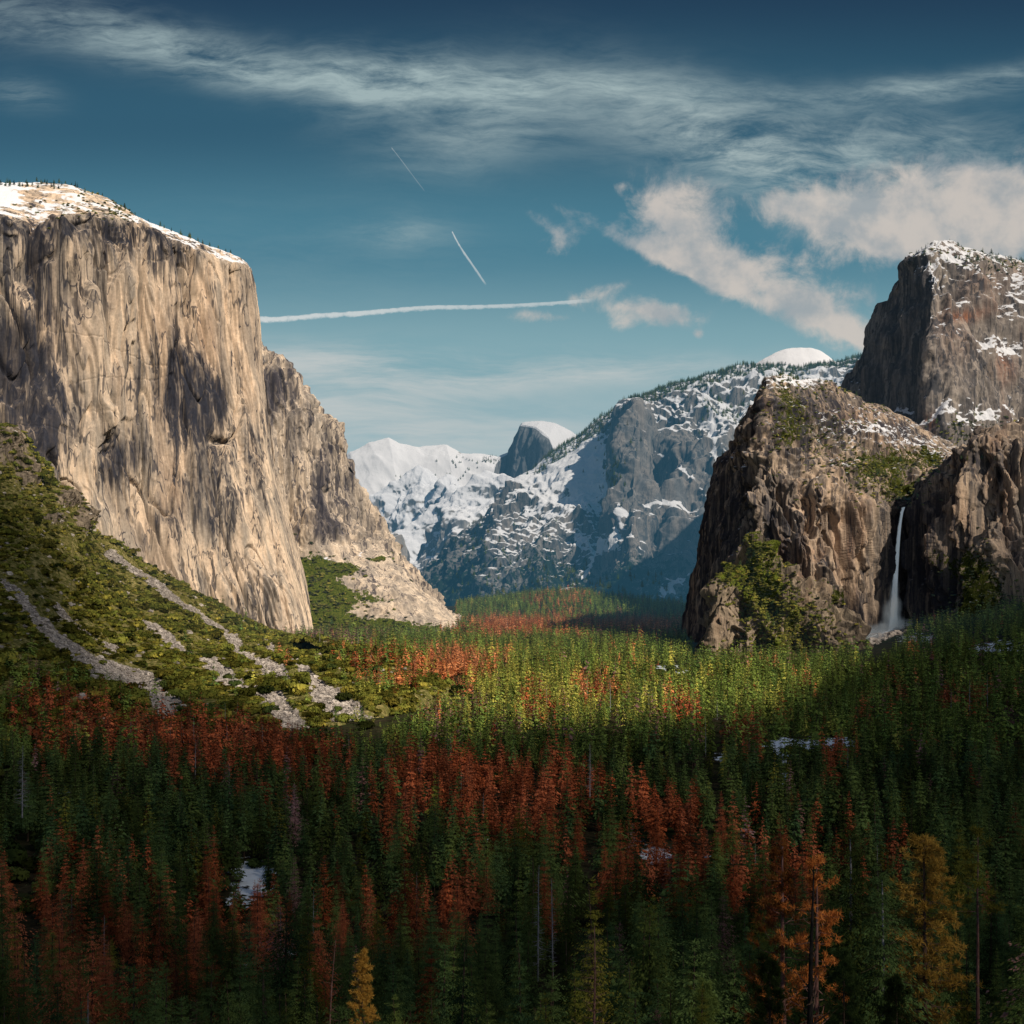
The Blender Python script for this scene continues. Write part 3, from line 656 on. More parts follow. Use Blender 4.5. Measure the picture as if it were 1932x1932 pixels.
# ---- buttress with the waterfall alcove
def buttress():
    # rows: foot, low, mid, high, rim, slope, slope, ridge, back
    R = lambda *a: list(a)
    cols = [
        R((1292, 1245, 3600), (1303, 1150, 3600), (1324, 1035, 3620), (1338, 950, 3640), (1346, 905, 3650), (1350, 885, 3660), (1352, 872, 3680), (1354, 864, 3700), (1370, 900, 4200)),
        R((1300, 1245, 3350), (1312, 1150, 3360), (1332, 1035, 3380), (1350, 940, 3400), (1362, 890, 3430), (1375, 866, 3450), (1385, 856, 3470), (1393, 844, 3500), (1410, 890, 4200)),
        R((1335, 1250, 3080), (1345, 1150, 3100), (1362, 1040, 3130), (1382, 940, 3170), (1398, 870, 3200), (1408, 830, 3230), (1416, 790, 3270), (1424, 765, 3320), (1445, 820, 4200)),
        R((1380, 1260, 2880), (1388, 1160, 2910), (1402, 1050, 2950), (1418, 950, 2990), (1432, 880, 3030), (1440, 820, 3090), (1444, 760, 3170), (1446, 714, 3270), (1470, 780, 4200)),
        R((1425, 1262, 2800), (1430, 1165, 2850), (1440, 1060, 2890), (1452, 970, 2930), (1466, 895, 2980), (1474, 830, 3080), (1478, 765, 3200), (1480, 711, 3320), (1500, 780, 4200)),
        R((1475, 1262, 2780), (1480, 1170, 2850), (1490, 1070, 2900), (1498, 990, 2930), (1512, 925, 2970), (1520, 850, 3130), (1522, 780, 3280), (1524, 722, 3420), (1540, 790, 4300)),
        R((1530, 1262, 2790), (1536, 1175, 2860), (1542, 1080, 2910), (1548, 1000, 2940), (1562, 935, 2970), (1570, 870, 3150), (1572, 795, 3330), (1570, 727, 3500), (1590, 790, 4300)),
        R((1590, 1262, 2850), (1594, 1180, 2920), (1598, 1090, 2960), (1602, 1010, 2980), (1612, 942, 3010), (1620, 885, 3180), (1616, 815, 3380), (1606, 747, 3600), (1640, 800, 4300)),
        R((1640, 1258, 2930), (1642, 1180, 3010), (1646, 1095, 3050), (1650, 1020, 3070), (1655, 955, 3090), (1668, 900, 3250), (1672, 840, 3450), (1667, 772, 3700), (1700, 830, 4300)),
        R((1668, 1256, 3060), (1668, 1180, 3150), (1672, 1100, 3200), (1676, 1020, 3220), (1680, 956, 3230), (1696, 905, 3380), (1706, 850, 3550), (1712, 795, 3760), (1740, 840, 4300)),
        R((1700, 1252, 3080), (1700, 1180, 3160), (1700, 1100, 3210), (1700, 1020, 3220), (1702, 958, 3225), (1722, 910, 3380), (1742, 860, 3560), (1760, 822, 3780), (1790, 850, 4300)),
        R((1722, 1250, 3060), (1722, 1175, 3150), (1722, 1095, 3190), (1722, 1015, 3200), (1724, 950, 3205), (1748, 915, 3380), (1776, 875, 3560), (1800, 845, 3780), (1830, 860, 4300)),
        R((1752, 1245, 2960), (1754, 1170, 3040), (1752, 1085, 3090), (1750, 1000, 3110), (1752, 928, 3140), (1778, 903, 3290), (1800, 880, 3480), (1830, 860, 3700), (1850, 870, 4300)),
        R((1800, 1240, 2830), (1805, 1165, 2910), (1800, 1075, 2960), (1795, 985, 2990), (1792, 893, 3030), (1812, 875, 3180), (1840, 862, 3400), (1860, 850, 3650), (1880, 860, 4300)),
        R((1850, 1235, 2730), (1852, 1160, 2810), (1850, 1060, 2870), (1846, 950, 2910), (1846, 843, 2960), (1860, 832, 3060), (1880, 838, 3300), (1900, 845, 3600), (1920, 860, 4300)),
        R((1900, 1230, 2690), (1900, 1150, 2770), (1900, 1050, 2830), (1898, 940, 2870), (1892, 826, 2930), (1905, 818, 3030), (1920, 822, 3300), (1940, 840, 3600), (1960, 850, 4300)),
        R((1980, 1225, 2720), (1980, 1145, 2800), (1980, 1040, 2860), (1975, 930, 2900), (1965, 824, 2960), (1975, 815, 3060), (1985, 820, 3300), (2000, 835, 3600), (2020, 850, 4300)),
        R((2120, 1220, 2850), (2120, 1140, 2930), (2115, 1030, 2990), (2110, 930, 3030), (2100, 830, 3090), (2105, 820, 3200), (2110, 825, 3400), (2120, 835, 3600), (2130, 850, 4300)),
    ]
    G = loft(cols, 1150, 640, .55, .6, wt=[1, 1.1, 1.1, .9, 1, .9, .8, .4])
    u, v = uv(G)
    t = np.linspace(0, 1, 640)[None, :] * np.ones((1150, 1)); cl = 1 - sst(t, .52, .62)
    Lp = sst(u, 1420, 1360)
    def disp(G, N):
        Q = G.copy(); Q[..., 0] += Q[..., 2] * .1
        c = 16 * ridged(Q, (130, 130, 700), 2, .5, 2) - 14 + 5 * ridged(Q, (30, 30, 260), 2, .55, 7) + 10 * fbm(Q, (60, 60, 300), 4, .55, 3) + 5 * fbm(Q, 22, 3, .6, 8) + 4.5 * ridged(Q, (15, 15, 90), 2, .5, 4) + 20 * stairs(6 * fbm(Q, (95, 95, 700), 2, .5, 4.6), .05) + 9 * stairs(6 * fbm(Q, (34, 34, 240), 2, .5, 1.6), .06) - cracks(Q, (85, 85, 600), .035, 8) * 13 + 5 * fbm(Q, (14, 14, 30), 3)
        s = 8 + 30 * fbm(G, (120, 120, 120), 5, .58, 6) + 9 * ridged(G, (60, 60, 80), 3) + 12 * stairs(4 * fbm(G, (70, 70, 50), 2, .5, 3.6), .16) + 5 * fbm(G, 15, 3)
        lip = 1 - .9 * blobs(u, v, [(1704, 955, 22, 16, 1), (1694, 1030, 30, 60, .9), (1690, 1130, 40, 60, 1)]).clip(0, 1)
        return (c * cl + s * (1 - cl)) * lip * (.35 + .65 * sst(u, 1350, 1420)) * (1 - .6 * sst(t, .8, .88))
    # lower green pyramid in front of the buttress is a bulge
    st = .35 + .3 * fbm(G, 120, 3) + Lp * .55 + blobs(u, v, [(1690, 1060, 36, 110, 1.4), (1740, 1070, 40, 90, .7), (1800, 1120, 50, 60, 1.0), (1780, 980, 50, 50, .5), (1560, 1050, 26, 90, .25), (1480, 960, 34, 50, .5), (1500, 1040, 26, 50, .4), (1640, 1200, 60, 50, .9), (1510, 770, 110, 40, .6), (1600, 820, 110, 30, .55), (1480, 830, 40, 60, .4), (1700, 830, 60, 30, .4), (1870, 880, 60, 30, .45), (1400, 900, 30, 60, .6)]) \
        - blobs(u, v, [(1590, 1000, 50, 60, 1.1), (1540, 950, 60, 30, .6), (1900, 1010, 50, 90, .9), (1490, 910, 30, 40, .4)])  # shaded left face and alcove painted darker, sunlit pillars lighter
    wm = blobs(u, v, [(1600, 1030, 20, 90, .35), (1870, 900, 12, 60, .4), (1900, 960, 12, 70, .45), (1485, 1060, 24, 30, .4), (1800, 960, 30, 40, .3), (1560, 980, 14, 60, .2), (1600, 790, 60, 20, .3), (1460, 1160, 40, 50, .15)])
    vg = -.22 + 1.0 * blobs(u, v, [(1630, 900, 56, 38, .5), (1520, 800, 90, 60, .36), (1700, 880, 90, 50, .2), (1700, 930, 40, 16, .75), (1680, 880, 60, 30, .45), (1755, 870, 30, 30, .7), (1470, 740, 30, 30, .45), (1480, 800, 30, 60, .45), (1560, 850, 50, 40, .25), (1850, 850, 40, 14, .3),
                             (1420, 1080, 36, 34, .95), (1430, 1130, 40, 40, .7), (1490, 1180, 50, 40, .6), (1500, 1110, 26, 40, .35), (1540, 1130, 50, 20, .7), (1830, 1060, 50, 40, .65), (1850, 1130, 60, 60, .7), (1900, 1180, 80, 40, .9), (1560, 1230, 200, 12, .8)]) + .3 * fbm(G, 70, 3)
    sn = -.55 + blobs(u, v, [(1500, 722, 60, 16, .75), (1400, 880, 26, 22, .5), (1570, 800, 130, 46, .26), (1690, 830, 80, 34, .22), (1750, 850, 60, 24, .26), (1780, 880, 30, 16, .3), (1590, 890, 24, 30, .3), (1700, 1195, 40, 20, .9), (1740, 1110, 20, 30, .3), (1900, 1190, 60, 26, .35), (1640, 820, 60, 26, .3), (1850, 1120, 70, 50, .2), (1400, 1000, 20, 16, .3)])
    m = rock_mat('buttress_granite', (.58, .435, .31), (.25, .21, .175), (.045, .045, .055), (.37, .175, .085), .8, (.60, .09), bump=.6, veg=9, warm_amt=.32, dark_amt=.8, grain=20, gamp=2.3,
                 vegcols=((.02, .03, .008), (.085, .09, .018)))
    return finish('cliff', G, m, disp, {'stain_shade': np.clip(st, 0, 2), 'warm': wm, 'snow': sn, 'veg': vg})
CLIFFS['buttress'] = buttress()

# ---- rocky vegetated spur standing in front of the buttress
def spur():
    cols = [
        [(1330, 1262, 2720), (1334, 1240, 2730), (1338, 1215, 2745), (1342, 1190, 2760), (1345, 1170, 2800)],
        [(1350, 1262, 2680), (1352, 1220, 2700), (1355, 1180, 2720), (1358, 1140, 2745), (1365, 1110, 2790)],
        [(1385, 1264, 2650), (1388, 1210, 2680), (1390, 1150, 2710), (1395, 1090, 2745), (1402, 1050, 2800)],
        [(1420, 1264, 2630), (1422, 1200, 2670), (1424, 1130, 2710), (1426, 1060, 2760), (1430, 1015, 2830)],
        [(1455, 1264, 2630), (1456, 1200, 2670), (1456, 1140, 2710), (1456, 1090, 2760), (1458, 1040, 2840)],
        [(1490, 1264, 2630), (1490, 1215, 2660), (1490, 1160, 2700), (1490, 1120, 2750), (1492, 1075, 2840)],
        [(1540, 1264, 2640), (1540, 1230, 2660), (1540, 1190, 2700), (1540, 1150, 2750), (1542, 1115, 2850)],
        [(1590, 1264, 2660), (1590, 1240, 2680), (1590, 1215, 2710), (1590, 1185, 2760), (1592, 1160, 2850)],
        [(1640, 1264, 2700), (1640, 1255, 2720), (1640, 1240, 2750), (1640, 1225, 2790), (1640, 1215, 2850)],
    ]
    G = loft(cols, 420, 360, .5, .5)
    G = np.concatenate([G, G[:, -1:] + np.array([0, 260, -140])], 1)
    u, v = uv(G)
    def disp(G, N):
        return 40 * ridged(G, (62, 62, 190), 3, .5, 5) - 16 + 16 * fbm(G, (40, 40, 60), 4, .6) + 14 * stairs(5 * fbm(G, (45, 45, 130), 2, .5, 3.6), .07) + 4 * fbm(G, 10, 3)
    vg = .05 + blobs(u, v, [(1410, 1085, 44, 34, .9), (1440, 1130, 40, 36, .6), (1500, 1170, 40, 30, .5), (1480, 1230, 60, 26, .6), (1430, 1040, 20, 20, .4)]) - blobs(u, v, [(1385, 1180, 14, 50, .8), (1350, 1190, 14, 50, .7), (1420, 1190, 12, 40, .7), (1560, 1190, 30, 40, .6), (1480, 1120, 16, 20, .5)]) + .4 * fbm(G, 50, 3)
    m = rock_mat('spur_granite', (.40, .31, .215), (.27, .21, .155), (.07, .06, .055), (.38, .20, .11), .6, (.62, .1), bump=.8, veg=9, warm_amt=.3, dark_amt=.5, vegcols=((.04, .06, .010), (.17, .19, .03)))
    return finish('rocky_spur_hill', G, m, disp, {'stain_shade': .1 + 0 * u, 'warm': 0 * u, 'snow': -1.3 + 0 * u, 'veg': vg})
CLIFFS['spur'] = spur()

# ---- talus slope on the left
CHUTES = [([(205, 1043), (277, 1097), (346, 1146), (411, 1181), (460, 1235), (520, 1268), (584, 1306), (640, 1335)], 6, 15),
          ([(500, 1212), (569, 1262), (633, 1308), (700, 1360)], 5, 13),
          ([(110, 1134), (183, 1196), (225, 1215)], 4, 7),
          ([(262, 1168), (346, 1221), (406, 1260), (475, 1302), (520, 1330), (566, 1368)], 6, 20),
          ([(-10, 1095), (30, 1120), (50, 1150), (99, 1191), (153, 1235), (213, 1262), (277, 1292), (315, 1325)], 6, 30)]
def chute_mask(u, v):
    r = 0
    for pts, w0, w1 in CHUTES:
        d, t = seg_dist(u, v, pts); w = w0 + (w1 - w0) * t
        r = np.maximum(r, 1 - sst(d / w, .75, 1.15)) if not np.isscalar(r) else 1 - sst(d / w, .75, 1.15)
    return r
def hillside():
    fl = lambda v: F * 176 / (v - V0)
    cols = [
        [(-330, 1500, fl(1500)), (-330, 1330, 1300), (-330, 1150, 1600), (-330, 980, 1950), (-330, 850, 2250), (-330, 760, 2550), (-330, 740, 2900)],
        [(-120, 1450, fl(1450)), (-120, 1310, 1400), (-120, 1170, 1700), (-120, 1020, 2050), (-120, 900, 2350), (-120, 800, 2680), (-120, 790, 3000)],
        [(10, 1425, fl(1425)), (5, 1300, 1480), (0, 1180, 1780), (0, 1060, 2080), (0, 930, 2400), (8, 820, 2750), (8, 812, 3050)],
        [(60, 1420, fl(1420)), (60, 1310, 1500), (60, 1200, 1800), (60, 1090, 2080), (62, 970, 2420), (62, 868, 2780), (64, 862, 3080)],
        [(130, 1412, fl(1412)), (130, 1320, 1520), (130, 1230, 1820), (130, 1130, 2120), (130, 1020, 2460), (125, 930, 2840), (127, 930, 3120)],
        [(200, 1408, fl(1408)), (195, 1330, 1560), (190, 1255, 1860), (188, 1170, 2160), (180, 1075, 2520), (165, 998, 2940), (168, 1000, 3160)],
        [(300, 1402, fl(1402)), (290, 1340, 1600), (275, 1280, 1900), (262, 1210, 2220), (245, 1130, 2620), (232, 1045, 3030), (235, 1050, 3240)],
        [(400, 1398, fl(1398)), (385, 1345, 1640), (365, 1290, 1950), (350, 1230, 2300), (335, 1160, 2720), (318, 1093, 3140), (320, 1100, 3330)],
        [(500, 1392, fl(1392)), (485, 1350, 1680), (465, 1300, 1990), (450, 1250, 2380), (430, 1195, 2820), (410, 1142, 3240), (412, 1150, 3420)],
        [(600, 1385, fl(1385)), (580, 1350, 1720), (560, 1305, 2040), (540, 1265, 2440), (515, 1222, 2900), (490, 1186, 3330), (492, 1196, 3500)],
        [(690, 1376, fl(1376)), (670, 1340, 1790), (650, 1300, 2130), (630, 1262, 2540), (605, 1232, 3000), (585, 1210, 3400), (590, 1220, 3600)],
        [(770, 1352, fl(1352)), (750, 1322, 1920), (735, 1290, 2260), (715, 1262, 2650), (690, 1238, 3050), (665, 1222, 3420), (670, 1230, 3700)],
        [(860, 1325, fl(1325)), (840, 1302, 2080), (820, 1280, 2380), (800, 1262, 2700), (780, 1246, 3050), (760, 1232, 3380), (760, 1238, 3700)],
    ]
    cols = [[c[0]] + [(u_, v_, min(y_, F * (156 - 4 * k) / max(v_ - V0, 1) if v_ > V0 + 5 else y_)) for k, (u_, v_, y_) in enumerate(c[1:])] for c in cols]
    G = loft(cols, 700, 460, .3, .3)
    u, v = uv(G)
    ch = chute_mask(u, v)
    def disp(G, N):
        return 34 * fbm(G, (240, 240, 240), 4, .55, 2) * sst(v, 830, 900) - 4 * ch + 5 * fbm(G, 40, 3) * (1 - ch * .6) + 1.6 * ch * fbm(G, 7, 3) * 2
    o = None
    N = face_cam(smooth_grid(G, 6))
    outc = blobs(u, v, [(12, 845, 30, 30, 1.5), (55, 895, 30, 26, 1.1), (150, 985, 12, 34, 1.6), (118, 945, 22, 16, 1.2), (95, 985, 36, 12, .8), (40, 960, 40, 10, .5)])
    D = disp(G, N) + outc * (26 * ridged(G, (40, 40, 90), 3) + 6)
    G2 = G + N * D[..., None]
    m, nt = mat('talus_slope'); b = NB(nt)
    g = b.n('ShaderNodeNewGeometry'); pos = g.outputs['Position']
    c_ = b.attr('chute'); oc = b.attr('outcrop')
    dirt = b.mix(b.range(b.noise(pos, .03, 5, .65), .35, .65), (.20, .165, .055), (.36, .29, .12))
    dirt = b.mix(b.range(b.noise(pos, .14, 4, .7), .42, .62), (.11, .11, .03), dirt)
    vo = b.n('ShaderNodeTexVoronoi', {'Vector': pos, 'Scale': .19})
    vo2 = b.n('ShaderNodeTexVoronoi', {'Vector': pos, 'Scale': .45})
    stone = b.mix(b.n('ShaderNodeSeparateColor', {0: vo.outputs['Color']}).outputs[0], (.30, .26, .22), (.70, .61, .52))
    stone = b.mix(b.math('MULTIPLY', b.range(vo2.outputs['Distance'], .25, .6), .7), stone, (.06, .052, .05))
    c = b.mix(b.range(b.math('ADD', c_, b.math('MULTIPLY', b.math('SUBTRACT', b.noise(pos, .05, 5, .75), .5), 1.5)), .36, .50), dirt, stone)
    rock = b.mix(b.range(b.noise(pos, .05, 5, .7, 0, (1, 1, .3)), .38, .62), (.10, .08, .06), (.30, .235, .165))
    c = b.mix(b.range(b.math('ADD', oc, b.math('SUBTRACT', b.noise(pos, .04, 4, .7), .5)), .45, .6), c, rock)
    hb = b.math('ADD', vo.outputs['Distance'], b.noise(pos, .2, 4))
    bp = b.n('ShaderNodeBump', {'Height': hb, 'Strength': .9, 'Distance': 3.5})
    bs = b.n('ShaderNodeBsdfDiffuse', {'Color': c, 'Normal': bp.outputs[0]})
    out = b.n('ShaderNodeOutputMaterial'); nt.links.new(bs.outputs[0], out.inputs[0])
    me = new_mesh('hill', G2, grid_faces(*G.shape[:2]), [m], True, {'chute': ch, 'outcrop': outc})
    if me.polygons[1000].normal.z < 0: me.flip_normals()
    tag(link('hill', me), kind='structure')
    return G2, ch, outc
HILL, HCH, HOUT = hillside()

# ---- valley floor
def ground_z(x, y):
    z = ZF + 122 * np.exp(-(np.maximum(y, 0) / 285) ** 1.3) + 34 * np.exp(-((x - 110) / 120) ** 2) * np.exp(-(y / 300) ** 2)
    z = z + .20 * np.maximum(0, x - (300 + .14 * y)) * sst(y, 500, 1700) + 22 * sst(y, 2350, 2900) * sst(x, 900, 1150)
    p = np.stack([x, y, 0 * x], -1)
    z = z + 7 * fbm(p, 260, 3) + 2.0 * fbm(p, 50, 2)
    # apron rising to the foot of the south wall
    z = z + 90 * sst(y, 4700, 5600) * np.exp(-((x - 260) / 520) ** 2)
    return z
def valley():
    # fan-shaped sheet: fine near, coarse far, out to the horizon
    ys = np.concatenate([np.linspace(-400, 60, 12), np.geomspace(80, 7000, 420), np.geomspace(7600, 70000, 20)])
    a = np.linspace(-1, 1, 420)
    Y, A = np.meshgrid(ys, a, indexing='ij')
    X = A * (700 + .75 * np.maximum(Y, 0))
    Z = ground_z(X, Y)
    G = np.stack([X, Y, Z], -1)
    m, nt = mat('forest_floor'); b = NB(nt)
    pos = b.n('ShaderNodeNewGeometry').outputs['Position']
    n1 = b.noise(pos, .02, 5, .65); n2 = b.noise(pos, .11, 5, .7)
    c = b.mix(b.range(n2, .35, .65), (.018, .016, .010), (.055, .045, .026))
    c = b.mix(b.range(n1, .45, .7), c, (.03, .04, .014))
    sn = b.attr('snow')
    sf = b.range(b.math('ADD', b.math('ADD', b.math('MULTIPLY', b.noise(pos, .05, 6, .72), 1.0), b.math('MULTIPLY', b.math('SUBTRACT', n2, .5), .5)), sn), .62, .68)
    c = b.mix(sf, c, (.74, .80, .86))
    bp = b.n('ShaderNodeBump', {'Height': n2, 'Strength': .6, 'Distance': 3.0})
    bs = b.n('ShaderNodeBsdfDiffuse', {'Color': c, 'Normal': bp.outputs[0]})
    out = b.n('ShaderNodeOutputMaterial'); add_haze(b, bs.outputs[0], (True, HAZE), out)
    u, v = uv(G)
    sn = SNOWSPOTS(u, v)
    me = new_mesh('ground', G, grid_faces(*X.shape), [m], True, {'snow': sn})
    if me.polygons[2000].normal.z < 0: me.flip_normals()
    tag(link('ground', me), kind='structure')
SPOTS = [(1490, 1408, 60, 18, .42), (1480, 1450, 12, 50, .42), (1580, 1404, 34, 14, .42), (1270, 1268, 60, 16, .4), (1360, 1430, 20, 14, .3), (490, 1660, 34, 34, .5), (455, 1640, 30, 20, .3), (1240, 1610, 30, 26, .4), (1205, 1590, 10, 18, .3),
         (100, 1498, 40, 8, .45), (545, 1800, 30, 24, .35), (465, 1830, 12, 60, .3), (440, 1700, 30, 20, .3), (925, 1590, 8, 30, .3), (1290, 1760, 10, 10, .2), (1330, 1620, 10, 20, .3), (1735, 1206, 46, 14, .34), (1900, 1220, 50, 16, .3), (1850, 1226, 40, 12, .26), (400, 1720, 30, 14, .3)]
def SNOWSPOTS(u, v): return -.16 + 1.25 * blobs(u, v, SPOTS)
valley()

# combined height raster (10 m cells) for planting
RX0, RY0, RC = -2200.0, -100.0, 10.0
RN = (460, 640)
def raster():
    X, Y = np.meshgrid(RX0 + RC * (np.arange(RN[0]) + .5), RY0 + RC * (np.arange(RN[1]) + .5), indexing='ij')
    H = ground_z(X, Y); C = np.zeros(RN); O = np.zeros(RN)
    p = HILL.reshape(-1, 3); i = ((p[:, 0] - RX0) / RC).astype(int); j = ((p[:, 1] - RY0) / RC).astype(int)
    ok = (i >= 0) & (i < RN[0]) & (j >= 0) & (j < RN[1]); i, j, q = i[ok], j[ok], p[ok]
    HH = np.full(RN, -1e9); np.maximum.at(HH, (i, j), q[:, 2])
    # fill pin holes
    for _ in range(2):
        m = HH < -1e8; K = HH.copy()
        for a, b_ in ((1, 0), (-1, 0), (0, 1), (0, -1)): K = np.maximum(K, np.roll(HH, (a, b_), (0, 1)))
        HH = np.where(m, K, HH)
    onhill = HH > H
    np.maximum.at(C, (i, j), HCH.ravel()[ok]); np.maximum.at(O, (i, j), HOUT.ravel()[ok])
    return np.maximum(H, HH), onhill, C, O
HR, ONH, CHR, OUR = raster()
def at_r(A, x, y):
    i = np.clip(((x - RX0) / RC).astype(int), 0, RN[0] - 1); j = np.clip(((y - RY0) / RC).astype(int), 0, RN[1] - 1)
    return A[i, j]
def height(x, y):
    fx = np.clip((x - RX0) / RC - .5, 0, RN[0] - 2); fy = np.clip((y - RY0) / RC - .5, 0, RN[1] - 2)
    i, j = fx.astype(int), fy.astype(int); a, c = fx - i, fy - j
    return HR[i, j] * (1 - a) * (1 - c) + HR[i + 1, j] * a * (1 - c) + HR[i, j + 1] * (1 - a) * c + HR[i + 1, j + 1] * a * c
print('terrain', round(time.time() - T0, 1))

# ------------------------------------------------------------------ cloud added out of view behind the overlook to shade the near forest
def shade_map(u, v):
    """how much sun the cloud is painted to let through, for valley-floor points seen at (u, v)"""
    edge = np.interp(u, [-400, 0, 150, 330, 500, 640, 720, 800, 900, 1000, 1150, 1300, 1450, 1560, 1700, 1932, 2300],
                     [1180, 1220, 1262, 1300, 1335, 1352, 1365, 1365, 1360, 1352, 1350, 1350, 1318, 1268, 1222, 1195, 1190])
    t = 1 - sst(v, edge - 14, edge + 44)
    t = np.maximum(t, .0)
    dim = .10 + .85 * blobs(u, v, [(820, 1480, 260, 110, .20), (300, 1360, 300, 70, .16), (1230, 1560, 160, 110, .12), (850, 1690, 120, 60, .14), (250, 1700, 240, 110, .07), (620, 1760, 180, 80, .09), (1500, 1640, 130, 130, .22), (1750, 1680, 80, 90, .16), (690, 1850, 50, 60, .3), (1130, 1500, 90, 70, .08)])
    dim = dim * (.84 - .60 * sst(v, 1580, 1932))
    dim = dim * (1 - .75 * blobs(u, v, [(1760, 1400, 260, 120, 1.0), (330, 1560, 200, 70, .45), (1932, 1800, 160, 300, .8)]))
    # soft dark pool on the floor between the lit strips
    lit = t * (1 - blobs(u, v, [(1130, 1218, 190, 6, .2), (620, 1195, 110, 12, .2), (1800, 1225, 250, 46, .92), (1620, 1275, 90, 22, .25)])).clip(.1, 1)
    lit = lit * (.70 + .30 * sst(u, 200, 560))
    return np.maximum(lit, np.minimum(dim, .6) * (1 - t)).clip(.015, 1)
def shade_sheet():
    Zc = 2600.0
    # vertices: shadow rays of a fan-shaped grid on the valley floor, carried up along the sun direction
    ys = np.concatenate([np.linspace(-1200, 60, 14), np.geomspace(90, 3400, 170)])
    a = np.linspace(-1, 1, 200)
    Y, A = np.meshgrid(ys, a, indexing='ij')
    X = A * (900 + .62 * np.maximum(Y, 0)); Zg = np.full_like(X, ZF + 12)
    u, v = uv(np.stack([X, Y, Zg], -1))
    T = np.where(Y > 60, shade_map(u, np.minimum(v, 2600)), .12)
    p0 = np.stack([X, Y, 0 * X], -1)
    T = T * (1 + .55 * fbm(p0, 160, 3) * (T < .75))
    T = np.maximum(T, .36 * np.exp(-((X + 20) / 50) ** 2 - ((Y - 305) / 42) ** 2)); T = np.maximum(T, .5 * np.exp(-((X + 88) / 26) ** 2 - ((Y - 358) / 26) ** 2))  # brighter gaps painted in for the orange and golden pines
    edge = sst(np.abs(A), 1, .96) * sst(Y, 3400, 3050)
    T = 1 - (1 - T) * np.where(edge > 0, edge, 0)
    k = (Zc + 60 * fbm(p0, 700, 3) - Zg) / SUN[2]
    G = np.stack([X + SUN[0] * k, Y + SUN[1] * k, Zg + SUN[2] * k], -1)
    m, nt = mat('shade_sheet_film'); b = NB(nt)
    tr = b.n('ShaderNodeBsdfTransparent'); df = b.n('ShaderNodeBsdfDiffuse', {'Color': (.85, .85, .85, 1)})
    tl = b.n('ShaderNodeBsdfTranslucent', {'Color': (.85, .85, .85, 1)})
    mm = b.n('ShaderNodeMixShader', {0: .5}); nt.links.new(df.outputs[0], mm.inputs[1]); nt.links.new(tl.outputs[0], mm.inputs[2])
    mx = b.n('ShaderNodeMixShader', {0: b.attr('cover')}); nt.links.new(tr.outputs[0], mx.inputs[1]); nt.links.new(mm.outputs[0], mx.inputs[2])
    out = b.n('ShaderNodeOutputMaterial'); nt.links.new(mx.outputs[0], out.inputs[0])
    o = link('shade_sheet', new_mesh('shade_sheet', G, grid_faces(*X.shape), [m], True, {'cover': (1 - T).clip(0, 1)}))
    tag(o, kind='structure')
shade_sheet()

# ------------------------------------------------------------------ tree shapes
def tube(pts, rad, n=6):
    pts = np.asarray(pts, float); rad = np.asarray(rad, float)
    d = np.gradient(pts, axis=0); d /= np.maximum(np.linalg.norm(d, axis=1, keepdims=True), 1e-9)
    ref = np.where(np.abs(d[:, 2:3]) > .9, np.array([[1., 0, 0]]), np.array([[0, 0, 1.]]))
    a = np.cross(d, ref); a /= np.linalg.norm(a, axis=1, keepdims=True); b = np.cross(d, a)
    th = np.arange(n) / n * 2 * math.pi
    V = pts[:, None] + rad[:, None, None] * (np.cos(th)[None, :, None] * a[:, None] + np.sin(th)[None, :, None] * b[:, None])
    m = len(pts); f = []
    for i in range(m - 1):
        for j in range(n):
            f.append((i * n + j, i * n + (j + 1) % n, (i + 1) * n + (j + 1) % n, (i + 1) * n + j))
    return V.reshape(-1, 3), np.array(f)
def join(parts):
    V, Fc, o = [], [], 0
    for v, f in parts: V.append(v); Fc.append(f + o); o += len(v)
    return np.concatenate(V), np.concatenate(Fc)

def leaves(C, dirs, L, W, R, droop=.72):
    """one bent leaf-shaped quad (kite) per centre"""
    n = len(C)
    side = np.cross(dirs, np.array([0, 0, 1.])) + R.normal(size=(n, 3)) * .28
    side /= np.linalg.norm(side, axis=1, keepdims=True)
    d = dirs + np.stack([0 * L, 0 * L, -droop * np.ones(n)], 1) + R.normal(size=(n, 3)) * .22
    d /= np.linalg.norm(d, axis=1, keepdims=True)
    L = L[:, None]; W = W[:, None]
    p0 = C - d * L * .35; p2 = C + d * L * .65
    p1 = C + side * W * .5 + np.array([0, 0, -.1]) * L * R.random((n, 1)); p3 = C - side * W * .5 + np.array([0, 0, -.1]) * L * R.random((n, 1))
    V = np.stack([p0, p1, p2, p3], 1).reshape(-1, 3)
    return V, np.arange(4 * n).reshape(n, 4)

